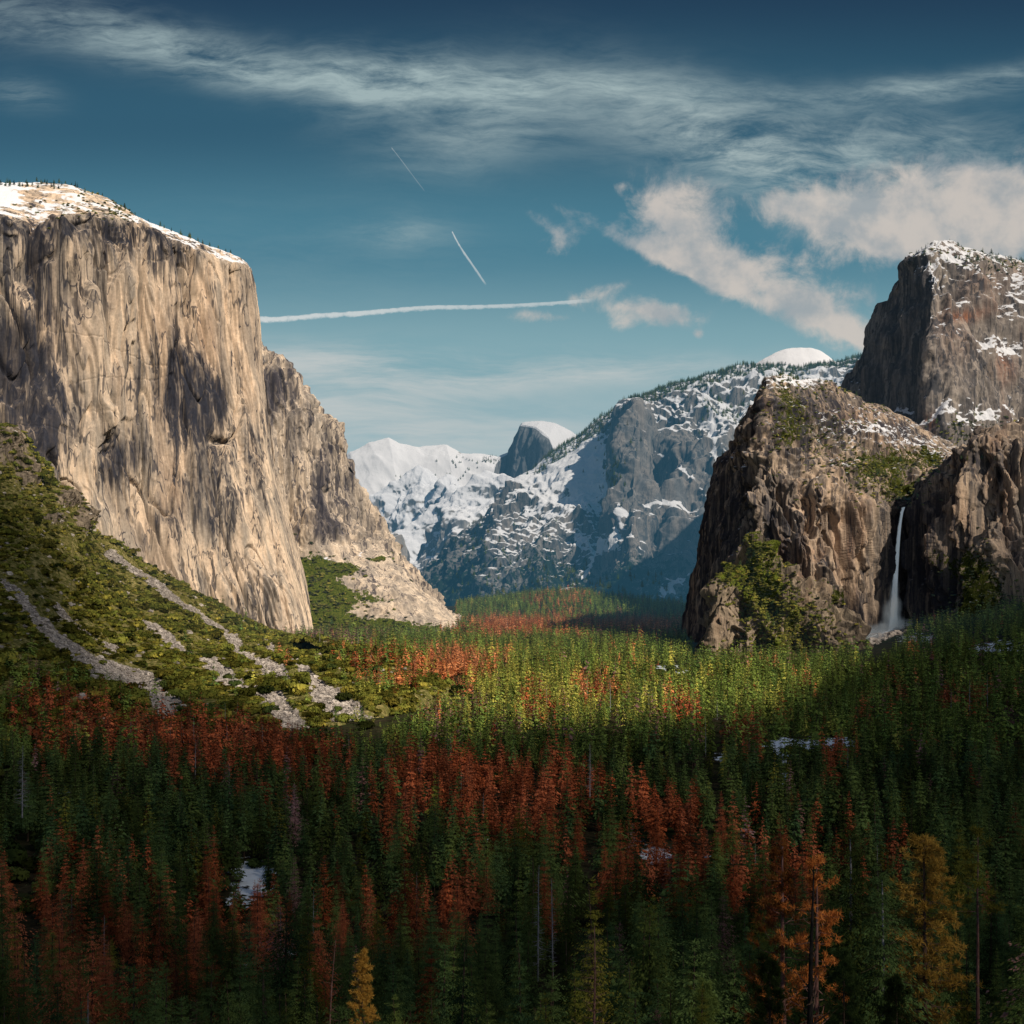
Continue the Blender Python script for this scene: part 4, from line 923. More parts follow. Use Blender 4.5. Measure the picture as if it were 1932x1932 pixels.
def conifer(seed, H=40., Rr=.15, whorls=24, nbr=7, nl=5, size=1.0, start=.14, power=.85, sparse=0.0, irregular=.25, fill=.55):
    """crown of drooping sprays around a tapered trunk; local origin at the base"""
    R = np.random.default_rng(seed); Rm = H * Rr
    C, D, L, W = [], [], [], []
    zs = np.linspace(start, .985, whorls) + R.normal(size=whorls) * .006
    lump = R.normal(size=whorls) * irregular * .5
    ang_b = R.random(8) * 6.28; tier = max(2.0, whorls / (11 if whorls > 20 else 6.5)); zs = zs - .25 * ((np.arange(whorls) / tier) % 1.0 - .5) * tier / whorls
    for i, zf in enumerate(zs):
        prof = (1 - zf) ** power * min(1, .35 + (zf - start) * 5.0 + .25)
        ph = (i / tier) % 1.0
        r = Rm * prof * (1 + lump[i]) * (1.16 - .46 * ph) + .2
        nb = max(3, int(round(nbr * (.55 + .45 * (1 - zf)))))
        a0 = R.random() * 6.28
        for j in range(nb):
            if R.random() < sparse: continue
            a = a0 + j / nb * 6.28 + R.normal() * .2
            rr = r * (1 + R.normal() * irregular) * (1 + .18 * math.sin(a * 2 + ang_b[0]))
            if rr < .2: rr = .2
            rise = .12 - .42 * (1 - zf) + (zf > .85) * .5
            k = (np.arange(nl) + .6) / nl; k = k ** .75
            c = np.stack([np.cos(a) * rr * k, np.sin(a) * rr * k, zf * H + rise * rr * k ** 1.4], 1)
            c[:, :2] += R.normal(size=(nl, 2)) * rr * .10; c[:, 2] += R.normal(size=nl) * rr * .06
            C.append(c); D.append(np.tile([math.cos(a), math.sin(a), rise * .6], (nl, 1)))
            Ls = (rr / nl * (1.6 if nl < 9 else 1.15) + .45 * size + (.03 if nl < 9 else .012) * rr) * (.8 + .5 * R.random(nl)); L.append(Ls); W.append(((.40 if nl < 9 else .26) * Ls + 1.9 * rr / nb * fill * k) * (.7 + .6 * R.random(nl)))
    C, D, L, W = map(np.concatenate, (C, D, L, W))
    # leader
    C = np.concatenate([C, [[0, 0, H * .985]]]); D = np.concatenate([D, [[0.05, 0, 1.]]]); L = np.append(L, H * .035); W = np.append(W, H * .01)
    return leaves(C, D, L, W, R)
def trunk_mesh(seed, H, r0=.45, n=6, k=7, top=.96, lean=.006):
    R = np.random.default_rng(seed)
    z = np.linspace(-.03, top, k) * H
    off = np.cumsum(R.normal(size=(k, 2)) * H * lean * .5, 0)
    return tube(np.column_stack([off * (z / H)[:, None], z]), r0 * (1 - .9 * np.linspace(0, 1, k)) + .03, n)
def limbs(seed, H, n=40, rmax=5., z0=.2, z1=.95, r=.09, droop=-.1, curl=.35, seg=4, twig=2):
    R = np.random.default_rng(seed); parts = []; tips = []
    for i in range(n):
        zf = z0 + (z1 - z0) * (i + R.random()) / n
        a = R.random() * 6.28; ln = rmax * (1.05 - zf) ** .6 * (.45 + .7 * R.random())
        p = [np.array([0, 0, zf * H])]; d = np.array([math.cos(a), math.sin(a), droop + R.normal() * .15]); d /= np.linalg.norm(d)
        for s in range(seg):
            d = d + R.normal(size=3) * curl * .4 + np.array([0, 0, curl * .22]); d /= np.linalg.norm(d)
            p.append(p[-1] + d * ln / seg)
        rr = r * (1.15 - zf) * np.linspace(1, .25, seg + 1)
        parts.append(tube(p, rr, 3)); tips.append((p, d))
        for t in range(twig):
            k = R.integers(1, seg + 1); q = p[k]; dd = d + R.normal(size=3) * .8; dd /= np.linalg.norm(dd)
            parts.append(tube([q, q + dd * ln * .15, q + dd * ln * .3 + [0, 0, .1 * ln]], [rr[k] * .6, rr[k] * .4, .012], 3))
            tips.append(([q, q + dd * ln * .3], dd))
    return join(parts), tips
def tufts(tips, seed, per=26, L=.9, W=.10, spread=1.0, frac=1.0, both=True):
    """pom-pom clusters of long needles at the branch ends"""
    R = np.random.default_rng(seed); C, D = [], []
    for p, d in tips:
        if R.random() > frac: continue
        for q in ([p[-1], p[-2]] if both else [p[-1]]):
            n = per
            dd = R.normal(size=(n, 3)) + d * .9 + np.array([0, 0, .35]); dd /= np.linalg.norm(dd, axis=1, keepdims=True)
            c = q + R.normal(size=(n, 3)) * .38 * spread + dd * L * .3
            C.append(c); D.append(dd)
    C, D = np.concatenate(C), np.concatenate(D); n = len(C)
    return leaves(C, D, L * (.7 + .6 * R.random(n)), W * (.7 + .6 * R.random(n)), R, 0.05)
def bushy(seed, n=150, r=1.0, lumps=7, leaf=.42, flat=.75):
    """broadleaf crown: leaves on a cluster of lumps; unit radius"""
    R = np.random.default_rng(seed)
    cc = R.normal(size=(lumps, 3)) * [.42, .42, .22]; cc[:, 2] = np.abs(cc[:, 2]) + .35
    rr = .34 + .26 * R.random(lumps)
    i = R.integers(0, lumps, n); d = R.normal(size=(n, 3)); d[:, 2] = np.abs(d[:, 2]) * .9 - .15; d /= np.linalg.norm(d, axis=1, keepdims=True)
    c = cc[i] + d * rr[i][:, None] * (.85 + .2 * R.random((n, 1))); c[:, 2] *= flat
    t = np.cross(d, R.normal(size=(n, 3))); t /= np.linalg.norm(t, axis=1, keepdims=True)
    s = np.cross(d, t)
    L = leaf * (.6 + .8 * R.random((n, 1))); d2 = d * .35 * L
    V = np.stack([c - t * L * .5, c + s * L * .45 + d2 * .5, c + t * L * .5 + d2, c - s * L * .45], 1).reshape(-1, 3) * r
    return V, np.arange(4 * n).reshape(n, 4)

# ---- meshes of the near individual trees (crown and trunk separately)
HN = 40.0
NEAR_CROWN = [conifer(100 + i, HN, [.16, .19, .21, .17, .23, .14][i], 62, 17, 13, .35, [.12, .2, .1, .28, .16, .22][i], [.9, .8, .95, .75, .65, 1.0][i], .08, [.25, .32, .25, .4, .38, .28][i], .30) for i in range(6)]
THIN_CROWN = [conifer(140 + i, HN, [.15, .18, .16, .19][i], 56, 13, 11, .32, .18, .8, [.12, .2, .28, .1][i], .32, .26) for i in range(4)]
NEAR_TRUNK = [trunk_mesh(160 + i, HN, .5, 6, 8) for i in range(4)]
CM = {}
def crown_mesh(kind, i):
    key = (kind, i)
    if key not in CM:
        src, mt = {'green': (NEAR_CROWN, M_green), 'olive': (NEAR_CROWN, M_olive), 'rust': (THIN_CROWN + NEAR_CROWN[:2], M_rust), 'brown': (THIN_CROWN, M_brown)}[kind]
        V, f = src[i % len(src)]
        CM[key] = new_mesh('crown_' + kind, V, f, [mt], False)
    return CM[key]
TM = [new_mesh('trunk', V, f, [M_bark], True) for V, f in NEAR_TRUNK]
def snag_mesh(seed, dense, H=HN, rmax=5):
    (V, f), tips = limbs(seed, H, dense, rmax, .15, .97, .11, -.15, .4, 4, 3)
    return V, f
SNAG_BR = [new_mesh('branches', *snag_mesh(200 + i, [60, 46, 80][i], HN, [4.2, 5.5, 3.6][i]), [M_grey], False) for i in range(3)]
SNAG_TR = [new_mesh('trunk', *trunk_mesh(210 + i, HN, .42, 6, 8, .99), [M_grey], True) for i in range(3)]

# ---- instancing helper for the uncountable rest
def proto_collection(name, items):
    c = bpy.data.collections.new(name)
    for k, (V, f, mats_, idx) in enumerate(items):
        me = new_mesh(name + '_shape', V, f, mats_, False, mat_idx=idx)
        c.objects.link(bpy.data.objects.new('%s_%02d' % (name, k), me))
    return c
def scatter(name, pts, rot, scale, idx, coll, tilt=None):
    n = len(pts); me = bpy.data.meshes.new(name); me.vertices.add(n); me.vertices.foreach_set('co', np.ascontiguousarray(pts, np.float32).ravel())
    a = me.attributes.new('rz', 'FLOAT', 'POINT'); a.data.foreach_set('value', np.ascontiguousarray(rot, np.float32))
    a = me.attributes.new('pick', 'INT', 'POINT'); a.data.foreach_set('value', np.ascontiguousarray(idx, np.int32))
    a = me.attributes.new('sc', 'FLOAT_VECTOR', 'POINT'); a.data.foreach_set('vector', np.ascontiguousarray(scale, np.float32).ravel())
    o = link(name, me)
    ng = bpy.data.node_groups.new('scatter_' + name, 'GeometryNodeTree')
    ng.interface.new_socket('Geometry', in_out='INPUT', socket_type='NodeSocketGeometry'); ng.interface.new_socket('Geometry', in_out='OUTPUT', socket_type='NodeSocketGeometry')
    N = ng.nodes; L = ng.links
    gi = N.new('NodeGroupInput'); go = N.new('NodeGroupOutput'); ip = N.new('GeometryNodeInstanceOnPoints')
    ci = N.new('GeometryNodeCollectionInfo'); ci.inputs['Collection'].default_value = coll; ci.inputs['Separate Children'].default_value = True; ci.inputs['Reset Children'].default_value = True
    def na(nm, dt):
        x = N.new('GeometryNodeInputNamedAttribute'); x.data_type = dt; x.inputs['Name'].default_value = nm; return x.outputs['Attribute']
    cx = N.new('ShaderNodeCombineXYZ'); L.new(na('rz', 'FLOAT'), cx.inputs[2])
    er = N.new('FunctionNodeEulerToRotation'); L.new(cx.outputs[0], er.inputs[0])
    L.new(gi.outputs[0], ip.inputs['Points']); L.new(ci.outputs[0], ip.inputs['Instance']); ip.inputs['Pick Instance'].default_value = True
    L.new(na('pick', 'INT'), ip.inputs['Instance Index']); L.new(er.outputs[0], ip.inputs['Rotation']); L.new(na('sc', 'FLOAT_VECTOR'), ip.inputs['Scale'])
    L.new(ip.outputs[0], go.inputs[0])
    md = o.modifiers.new('scatter', 'NODES'); md.node_group = ng
    return o
def far_tree(seed, m, whorls, nbr, nl, rr, start=.1, sparse=0., bark=M_bark, power=.8, size=1.2):
    V1, f1 = conifer(seed, HN, rr, whorls, nbr, nl, size, start, power, sparse, .34)
    V2, f2 = trunk_mesh(seed + 1, HN, .45, 4, 4)
    V, f = join([(V1, f1), (V2, f2)])
    return V, f, [m, bark], np.concatenate([np.zeros(len(f1)), np.ones(len(f2))])
def bare_tree(seed, dense):
    V1, f1 = snag_mesh(seed, dense); V2, f2 = trunk_mesh(seed, HN, .4, 4, 5, .99)
    V, f = join([(V1, f1), (V2, f2)]); return V, f, [M_grey], np.zeros(len(f))

# LOD sets: 0 mid, 1 far (greens painted sunlit) ; order green x5, olive x2 | rust x4, brown x2, bare x2
G_MID = proto_collection('conifer_mid', [far_tree(300 + i, M_green, 28, 9, 6, r, s, .04, power=p, size=.9) for i, (r, s, p) in enumerate([(.15, .1, .95), (.19, .2, .8), (.21, .08, 1.0), (.18, .3, .6), (.14, .15, .95)])] + [far_tree(320 + i, M_olive, 26, 8, 6, .14, .12, .05, size=.9) for i in range(2)])
G_FAR = proto_collection('conifer_far', [far_tree(340 + i, M_green_far, 13, 6, 3, r, .06, size=1.6) for i, r in enumerate([.15, .18, .21, .17, .14])] + [far_tree(360 + i, M_lit, 13, 6, 3, .14, .06, size=1.6) for i in range(2)])
G_NEAR = proto_collection('conifer_near', [(*join([NEAR_CROWN[i], NEAR_TRUNK[i % 4]]), [M_green, M_bark], np.r_[np.zeros(len(NEAR_CROWN[i][1])), np.ones(len(NEAR_TRUNK[i % 4][1]))]) for i in range(5)] + [(*join([NEAR_CROWN[i], NEAR_TRUNK[i % 4]]), [M_olive, M_bark], np.r_[np.zeros(len(NEAR_CROWN[i][1])), np.ones(len(NEAR_TRUNK[i % 4][1]))]) for i in (0, 3)])
D_MID = proto_collection('deadconifer_mid', [far_tree(380 + i, M_rust, 26, 8, 6, r, .15, sp, size=.75) for i, (r, sp) in enumerate([(.15, .1), (.18, .15), (.15, .25), (.17, .05)])] + [far_tree(390 + i, M_brown, 24, 7, 5, .13, .15, .3, size=.6) for i in range(2)] + [bare_tree(395 + i, 40) for i in range(2)])
D_NEAR = proto_collection('deadconifer_near', [(*join([THIN_CROWN[i % 4], NEAR_TRUNK[i % 4]]), [M_rust if i < 4 else M_brown, M_bark], np.r_[np.zeros(len(THIN_CROWN[i % 4][1])), np.ones(len(NEAR_TRUNK[i % 4][1]))]) for i in range(6)] + [bare_tree(195 + i, 60) for i in range(2)])
D_FAR = proto_collection('deadconifer_far', [far_tree(400 + i, M_rust, 12, 5, 3, r, .08, .05, size=1.3) for i, r in enumerate([.16, .18, .15, .17])] + [far_tree(410 + i, M_brown, 12, 5, 3, .13, .1, .25, size=1.0) for i in range(2)] + [bare_tree(415 + i, 24) for i in range(2)] + [far_tree(420 + i, M_amber, 12, 5, 3, .17, .08, .05, size=1.3) for i in range(2)])
SH = proto_collection('shrub', [(*bushy(430 + i, 420, 1.0, 9, .27), [M_shrub], np.zeros(420)) for i in range(4)] + [(*bushy(440 + i, 520, 1.0, 9, .24), [M_oak], np.zeros(520)) for i in range(2)])
print('protos', round(time.time() - T0, 1))

# ------------------------------------------------------------------ where the trees stand
def rust_prob(u, v):
    return np.clip(blobs(u, v, [(110, 1330, 60, 50, .75), (240, 1350, 140, 50, .85), (380, 1370, 130, 55, .95), (500, 1400, 90, 55, .9), (600, 1440, 80, 40, .45), (800, 1440, 110, 32, .8), (880, 1480, 140, 50, 1.0), (1000, 1490, 100, 45, 1.0), (1080, 1470, 60, 30, .7), (960, 1545, 60, 30, .8), (740, 1530, 60, 40, .7),
        (1120, 1590, 40, 50, 1.0), (1250, 1530, 40, 50, .8), (1300, 1620, 50, 60, .9), (1210, 1600, 30, 50, .6), (1390, 1620, 40, 50, .5), (60, 1700, 90, 80, .75), (230, 1740, 110, 80, .75), (420, 1730, 70, 50, .7), (560, 1750, 80, 60, .8), (690, 1740, 70, 50, .7), (110, 1820, 110, 70, .7), (300, 1840, 90, 50, .45), (620, 1850, 40, 60, .5),
        (890, 1690, 70, 50, .85), (800, 1760, 40, 50, .4), (1500, 1650, 60, 90, .7), (1630, 1600, 50, 40, .6), (790, 1258, 90, 22, .95), (870, 1240, 40, 20, .8), (700, 1235, 60, 18, .5), (1120, 1285, 30, 22, .9), (1288, 1330, 22, 22, .8), (800, 1300, 60, 30, .28), (1020, 1320, 60, 30, .15),
        (1090, 1175, 190, 14, .9), (950, 1180, 60, 14, .7), (1230, 1178, 60, 14, .8), (1410, 1378, 30, 30, .6), (1580, 1420, 26, 26, .6), (1690, 1300, 18, 18, .5), (1830, 1310, 60, 20, .3), (620, 1490, 20, 20, .5), (60, 1290, 60, 30, .5), (1060, 1130, 50, 20, .35), (1640, 1330, 14, 20, .4), (730, 1580, 20, 20, .5), (720, 1230, 200, 14, .3)]), 0, .97)
def brown_prob(u, v):
    return np.clip(.04 + blobs(u, v, [(850, 1330, 70, 30, .4), (620, 1195, 120, 16, .7), (1050, 1350, 120, 20, .2), (500, 1430, 120, 60, .3), (760, 1440, 60, 30, .3), (1330, 1370, 60, 20, .4), (420, 1400, 100, 30, .3), (950, 1165, 60, 10, .4), (1220, 1350, 60, 30, .15)]), 0, .8)

def plant():
    X, Y = [], []
    y = 150.0
    while y < 6200:
        sp = 10.5 + 5.5 * min(1, y / 2200)
        xm = .43 * y + 45; n = int(2 * xm / sp)
        x = (np.arange(n) + .5) / n * 2 * xm - xm + rng.uniform(-.48, .48, n) * sp
        X.append(x); Y.append(y + rng.uniform(-.48, .48, n) * sp); y += sp
    x, y = np.concatenate(X), np.concatenate(Y)
    z = height(x, y); hill = at_r(ONH, x, y); ch = at_r(CHR, x, y)
    h = rng.normal(28, 7, len(x)).clip(12, 50) * np.where(rng.random(len(x)) < .25, .6, 1) * (1 + .15 * np.clip((y - 1500) / 1500, 0, 1))
    u, v = uv(np.stack([x, y, z], -1)); vm = v - .55 * h / y * F          # height of mid crown
    vb = v
    p = np.stack([x, y, 0 * x], -1); cl = fbm(p, 45, 2, off=3.3)
    rp = rust_prob(u, vm); rp = np.clip(rp + cl * 1.5 * (rp > .08) * (1 - .5 * (rp > .9)), 0, 1)
    r = rng.random(len(x)); dead = r < np.maximum(rp * 1.15, .025)
    bp_ = brown_prob(u, vm); brown = ~dead & (rng.random(len(x)) < bp_ * .8)
    # density
    keep = np.ones(len(x), bool)
    gap = fbm(p, 70, 3, off=8.8)
    keep &= ~((gap > .24) & (rng.random(len(x)) < .6))
    sp = SNOWSPOTS(u, vb) + .16
    keep &= ~((sp > .17) & (rng.random(len(x)) < np.clip(sp * 2.6, 0, .90)))
    # the slope: conifers only along its foot, shrubs above
    he = z - ZF
    pr = np.interp(he, [0, 15, 45, 90, 150, 400], [1, 1, .7, .22, .03, .012])
    zone = blobs(u, vm, [(100, 1320, 120, 60, 1), (300, 1370, 200, 60, 1), (480, 1400, 150, 60, 1), (40, 1270, 60, 50, .6)])
    lit = sst(u, 560, 640) * sst(v, 1345, 1290)
    pr = np.where(hill, np.clip(np.maximum(pr * (.03 + zone) * (1 - .95 * lit), .55 * sst(u, 590, 720) * sst(v, 1325, 1290)), 0, 1), 1)
    keep &= rng.random(len(x)) < pr
    keep &= ~(hill & (ch > .4) & (v < 1350) & (rng.random(len(x)) < .93))
    tv = v - h / y * F
    line = np.interp(u, [0, 150, 300, 400, 500, 600, 700, 770, 830, 900], [1235, 1250, 1285, 1312, 1340, 1372, 1382, 1345, 1305, 1262]) + rng.normal(0, 9, len(x))
    infront = (u > 60) & (u < 880) & (v > line - 12) & (tv < line) & (y < 2150)
    h2 = (v - line) * y / F; h = np.where(infront, h2, h); keep &= ~(infront & (h2 < 5)); tv = v - h / y * F; vm = v - .55 * h / y * F
    fd, _ = seg_dist(u, v, [(1690, 1190), (1650, 1216), (1600, 1250)]); fd2, _ = seg_dist(u, tv, [(1690, 1185), (1650, 1212), (1612, 1236)])
    keep &= ~((y > 1700) & (((fd < 18) & (v < 1238)) | ((fd2 < 15) & (tv < 1226))))
    for (su, sy, sw) in [(1478, 225, 70), (1540, 218, 60), (1527, 190, 40), (1745, 225, 80), (1845, 240, 40), (683, 300, 40), (1120, 230, 60), (168, 260, 45), (42, 780, 30), (1015, 420, 20), (1043, 440, 20), (1113, 820, 16), (616, 300, 40), (1353, 1500, 12), (1610, 235, 70)]:
        keep &= ~((y < sy + 10) & (np.abs(u - su) < sw) & (tv < 1932 - (220 if sy < 500 else -200) * 0 - 60) & (y > sy * .55))
        keep &= ~((np.abs(u - su) < sw * .6) & (np.abs(y - sy) < 18))
    # leave the rock walls free
    keep &= ~((y > 3650) & (x < -260 + (y - 3650) * .0) & (u < 880) & (v < 1198))
    keep &= ~((y > 3750) & (u < 860))
    keep &= ~((y > 2600) & (u > 1305) & (v < 1262) & (u < 1660))
    keep &= ~((y > 3000) & (u > 1295))
    keep &= (u > -70) & (u < 2010) & (v - h / y * F < 1960)
    olive = ~dead & ~brown & (rng.random(len(x)) < (.05 + (y > 1150) * blobs(u, vm, [(930, 1290, 350, 60, .72), (1100, 1330, 160, 26, .3), (120, 1500, 200, 60, .12)])))  # sunlit strip painted by gathering yellow-green trees there
    d = dict(x=x, y=y, z=z, h=h, u=u, v=v, vm=vm, dead=dead, brown=brown, olive=olive, hill=hill)
    return {k: a[keep] for k, a in d.items()}
T = plant(); n = len(T['x']); print('trees', n)
size = T['h'] / T['y']
infr = (T['v'] - T['h'] / T['y'] * F * .75 < 1932) & (T['u'] > 5) & (T['u'] < 1927) & (T['y'] > 165)
# visibility: a tree counts if the strip of its upper crown is not hidden by nearer trees
def visible_share():
    o = np.argsort(T['y']); Wd = 1932 // 3; cov = np.full(Wd, 1e9); share = np.zeros(n)     # skyline of nearer trees per column (lower v = higher)
    for k in o:
        if not infr[k]: continue
        hp = T['h'][k] / T['y'][k] * F; wp = hp * .10; top = T['v'][k] - hp
        a, b_ = int(max(0, (T['u'][k] - wp) / 3)), int(min(Wd, (T['u'][k] + wp) / 3 + 1))
        if b_ <= a: continue
        vis = np.clip(cov[a:b_] - top, 0, hp).mean(); share[k] = vis * wp
        cov[a:b_] = np.minimum(cov[a:b_], top + .30 * hp)
    return share
VS = visible_share()
score = VS * infr
order = np.argsort(-score)
conif = order[:300]
indiv = np.zeros(n, bool); indiv[conif] = True

def region_words(u, v, y):
    row = 'bottom edge' if v > 1790 else 'lower rows' if v > 1640 else 'middle rows' if v > 1480 else 'upper rows'
    side = 'far left' if u < 330 else 'left' if u < 680 else 'centre left' if u < 966 else 'centre right' if u < 1290 else 'right' if u < 1620 else 'far right'
    return row, side
KW = {'green': ('dark green conifer with pointed crown', 'dark green conifers'), 'olive': ('yellow-green conifer with light crown', 'yellow-green conifers'),
      'rust': ('dead conifer with rust-red needles', 'rust-red dead conifers'), 'brown': ('dead conifer with sparse brown needles', 'sparse brown dead conifers')}
for k in conif:
    kd = 'rust' if T['dead'][k] else 'brown' if T['brown'][k] else 'olive' if T['olive'][k] else 'green'
    i = int(rng.integers(0, 6))
    e = bpy.data.objects.new({'green': 'pine_tree', 'olive': 'pine_tree', 'rust': 'dead_pine_tree', 'brown': 'dead_pine_tree'}[kd], None); COL.objects.link(e)
    s = T['h'][k] / HN; e.location = (T['x'][k], T['y'][k], T['z'][k] - .3); e.rotation_euler = (rng.normal() * .015, rng.normal() * .015, rng.random() * 6.28)
    e.scale = (s * rng.uniform(.9, 1.2), s * rng.uniform(.9, 1.2), s); e.empty_display_size = 2
    link('crown', crown_mesh(kd, i), e); link('trunk', TM[i % 4], e)
    row, side = region_words(T['u'][k], T['vm'][k], T['y'][k])
    sz = 'tall' if T['h'][k] > 31 else 'middling' if T['h'][k] > 21 else 'short'
    tag(e, '%s %s, %s of the forest, %s' % (sz, KW[kd][0], row, side), 'tree', '%s %s, %s, %s' % (sz, KW[kd][1], row, side))

def stuff_sets():
    rest = ~indiv
    live = rest & ~T['dead'] & ~T['brown']; dead = rest & (T['dead'] | T['brown'])
    for nm, sel, Cm, Cf, Cn in (('conifer_forest', live, G_MID, G_FAR, G_NEAR), ('dead_conifer_forest', dead, D_MID, D_FAR, D_NEAR)):
        near = sel & (T['y'] < 1150); far = sel & ~(T['y'] < 1150)
        # one object: both levels of detail come from one combined collection
        c = bpy.data.collections.new(nm + '_shapes')
        nmid, nfar = len(Cm.objects), len(Cf.objects)
        for q, o in enumerate(sorted(Cm.objects, key=lambda o: o.name)): o.name = nm + '_a%02d' % q; c.objects.link(o)
        for q, o in enumerate(sorted(Cf.objects, key=lambda o: o.name)): o.name = nm + '_b%02d' % q; c.objects.link(o)
        for q, o in enumerate(sorted(Cn.objects, key=lambda o: o.name)): o.name = nm + '_c%02d' % q; c.objects.link(o)
        idx = np.zeros(n, int); r = rng.random(n)
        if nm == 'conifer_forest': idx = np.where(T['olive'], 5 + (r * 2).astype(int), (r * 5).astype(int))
        else:
            idx = np.where(T['dead'], (r * 4).astype(int), 4 + (r * 2).astype(int))
            idx = np.where(rng.random(n) < .03, 6 + (r * 2).astype(int), idx)
            idx = np.where(T['dead'] & (T['y'] > 1700) & (rng.random(n) < .7), 8 + (r * 2).astype(int), idx)
        idx = idx + np.where(T['y'] < 520, nmid + nfar, np.where(T['y'] < 1150, 0, nmid))
        s = T['h'] / HN; wv = rng.uniform(.9, 1.25, n)
        sc = np.stack([s * wv, s * wv, s], 1); pts = np.stack([T['x'], T['y'], T['z'] - .3], 1)
        o = scatter(nm, pts[sel], rng.random(sel.sum()) * 6.28, sc[sel], idx[sel], c)
        tag(o, {'conifer_forest': 'dense green conifer forest covering the valley floor', 'dead_conifer_forest': 'rust-red dead conifers massed in patches across the valley forest'}[nm], 'forest', kind='stuff')
        print(nm, int(sel.sum()))
stuff_sets()

# ---- shrubs on the slope, on the cliffs and along the rims
def shrubs():
    pts, sc = [], []
    G = HILL; u, v = uv(G)
    area = np.linalg.norm(np.cross(np.gradient(G, axis=0), np.gradient(G, axis=1)), axis=-1)
    dens = 1 / 66. * (1 - sst(HCH, .02, .3) * .985) * (1 - np.clip(HOUT, 0, .9)) * (u > -60) * (G[..., 2] > ZF - 2)
    patch = fbm(G, (90, 90, 90), 3, off=1.1); dens = dens * np.where(patch < -.12, .3, 1) * np.where(fbm(G, (28, 28, 28), 2, off=5.5) < -.08, .45, 1.15)
    k = rng.random(u.shape) < dens * area
    p = G[k]; s = rng.gamma(3.2, 1.15, len(p)).clip(1.6, 12) * (1 + .3 * (patch[k] > .05)); pts.append(p); sc.append(s)
    def on(key, L, spacing, s0, s1, vmin=-1, tmax=None):
        o, G, N = CLIFFS[key]; u, v = uv(G)
        area = np.linalg.norm(np.cross(np.gradient(G, axis=0), np.gradient(G, axis=1)), axis=-1)
        d = np.clip(blobs(u, v, L), 0, 1) / spacing ** 2 * np.where(fbm(G, 60, 2) > -.1, 1, .3)
        k = rng.random(u.shape) < d * area
        pts.append(G[k]); sc.append(rng.uniform(s0, s1, k.sum()))
    on('east', [(590, 1110, 34, 50, .9), (625, 1150, 40, 40, .7), (575, 1170, 40, 50, 1), (650, 1076, 24, 9, 1), (700, 1135, 20, 10, .5), (760, 1190, 60, 10, .9), (690, 1190, 60, 18, .9), (712, 1058, 20, 4, .9), (745, 1045, 12, 4, .8), (780, 1100, 30, 10, .06)], 11, 4, 8)
    on('buttress', [(1420, 1060, 26, 40, .8), (1500, 1120, 30, 20, .5), (1560, 1140, 40, 10, .6), (1650, 905, 54, 34, .75), (1625, 890, 24, 24, .6), (1700, 935, 36, 14, .9), (1710, 880, 60, 22, .3), (1755, 880, 26, 26, .5), (1475, 740, 26, 20, .35), (1475, 800, 26, 50, .4), (1540, 820, 80, 70, .32), (1560, 730, 90, 8, .35), (1830, 1060, 40, 40, .4), (1860, 1140, 60, 50, .6), (1910, 1180, 60, 40, .9), (1540, 1130, 40, 16, .5), (1660, 770, 90, 14, .08)], 9, 2.5, 5)
    on('spur', [(1405, 1085, 44, 34, 1.3), (1440, 1130, 40, 40, 1), (1500, 1170, 50, 36, .8), (1490, 1225, 70, 30, 1.1), (1430, 1040, 20, 20, 1), (1570, 1220, 60, 20, .7), (1350, 1240, 50, 12, .8), (1450, 1180, 30, 30, .5)], 5.5, 2.5, 5.5)
    on('tower', [(1830, 805, 80, 14, .8), (1860, 835, 70, 14, 1), (1800, 480, 60, 14, .35), (1900, 505, 50, 10, .5)], 11, 3, 6)
    on('wall', [(150, 385, 90, 22, .22), (210, 400, 26, 18, .5)], 12, 3, 5)
    ids = [np.zeros(len(q), int) for q in pts]
    xx = rng.uniform(-1100, 900, 9000); yy = 170 + 2200 * rng.random(9000) ** .8; uu, vv = uv(np.stack([xx, yy, height(xx, yy)], -1))
    pk = (uu > -40) & (uu < 1970) & (rng.random(9000) < .05 + blobs(uu, vv, [(120, 1560, 260, 110, .8), (430, 1560, 120, 70, .5), (520, 1690, 120, 40, .4), (1250, 1275, 130, 16, .8), (1800, 1300, 160, 60, .2)]))
    pts.append(np.stack([xx, yy, height(xx, yy)], -1)[pk]); sc.append(rng.uniform(6, 11.5, pk.sum())); ids.append(np.full(pk.sum(), 4))
    pts, sc, ids = np.concatenate(pts), np.concatenate(sc), np.concatenate(ids)
    m = len(pts); print('shrubs', m)
    o = scatter('shrubs', pts - [0, 0, 1.0], rng.random(m) * 6.28, np.stack([sc, sc, sc * rng.uniform(.8, 1.3, m)], 1), np.where(ids > 0, 4 + rng.integers(0, 2, m), rng.integers(0, 4, m)), SH)
    tag(o, 'olive green chaparral shrubs covering the talus slope and ledges', 'shrubs', kind='stuff')
shrubs()

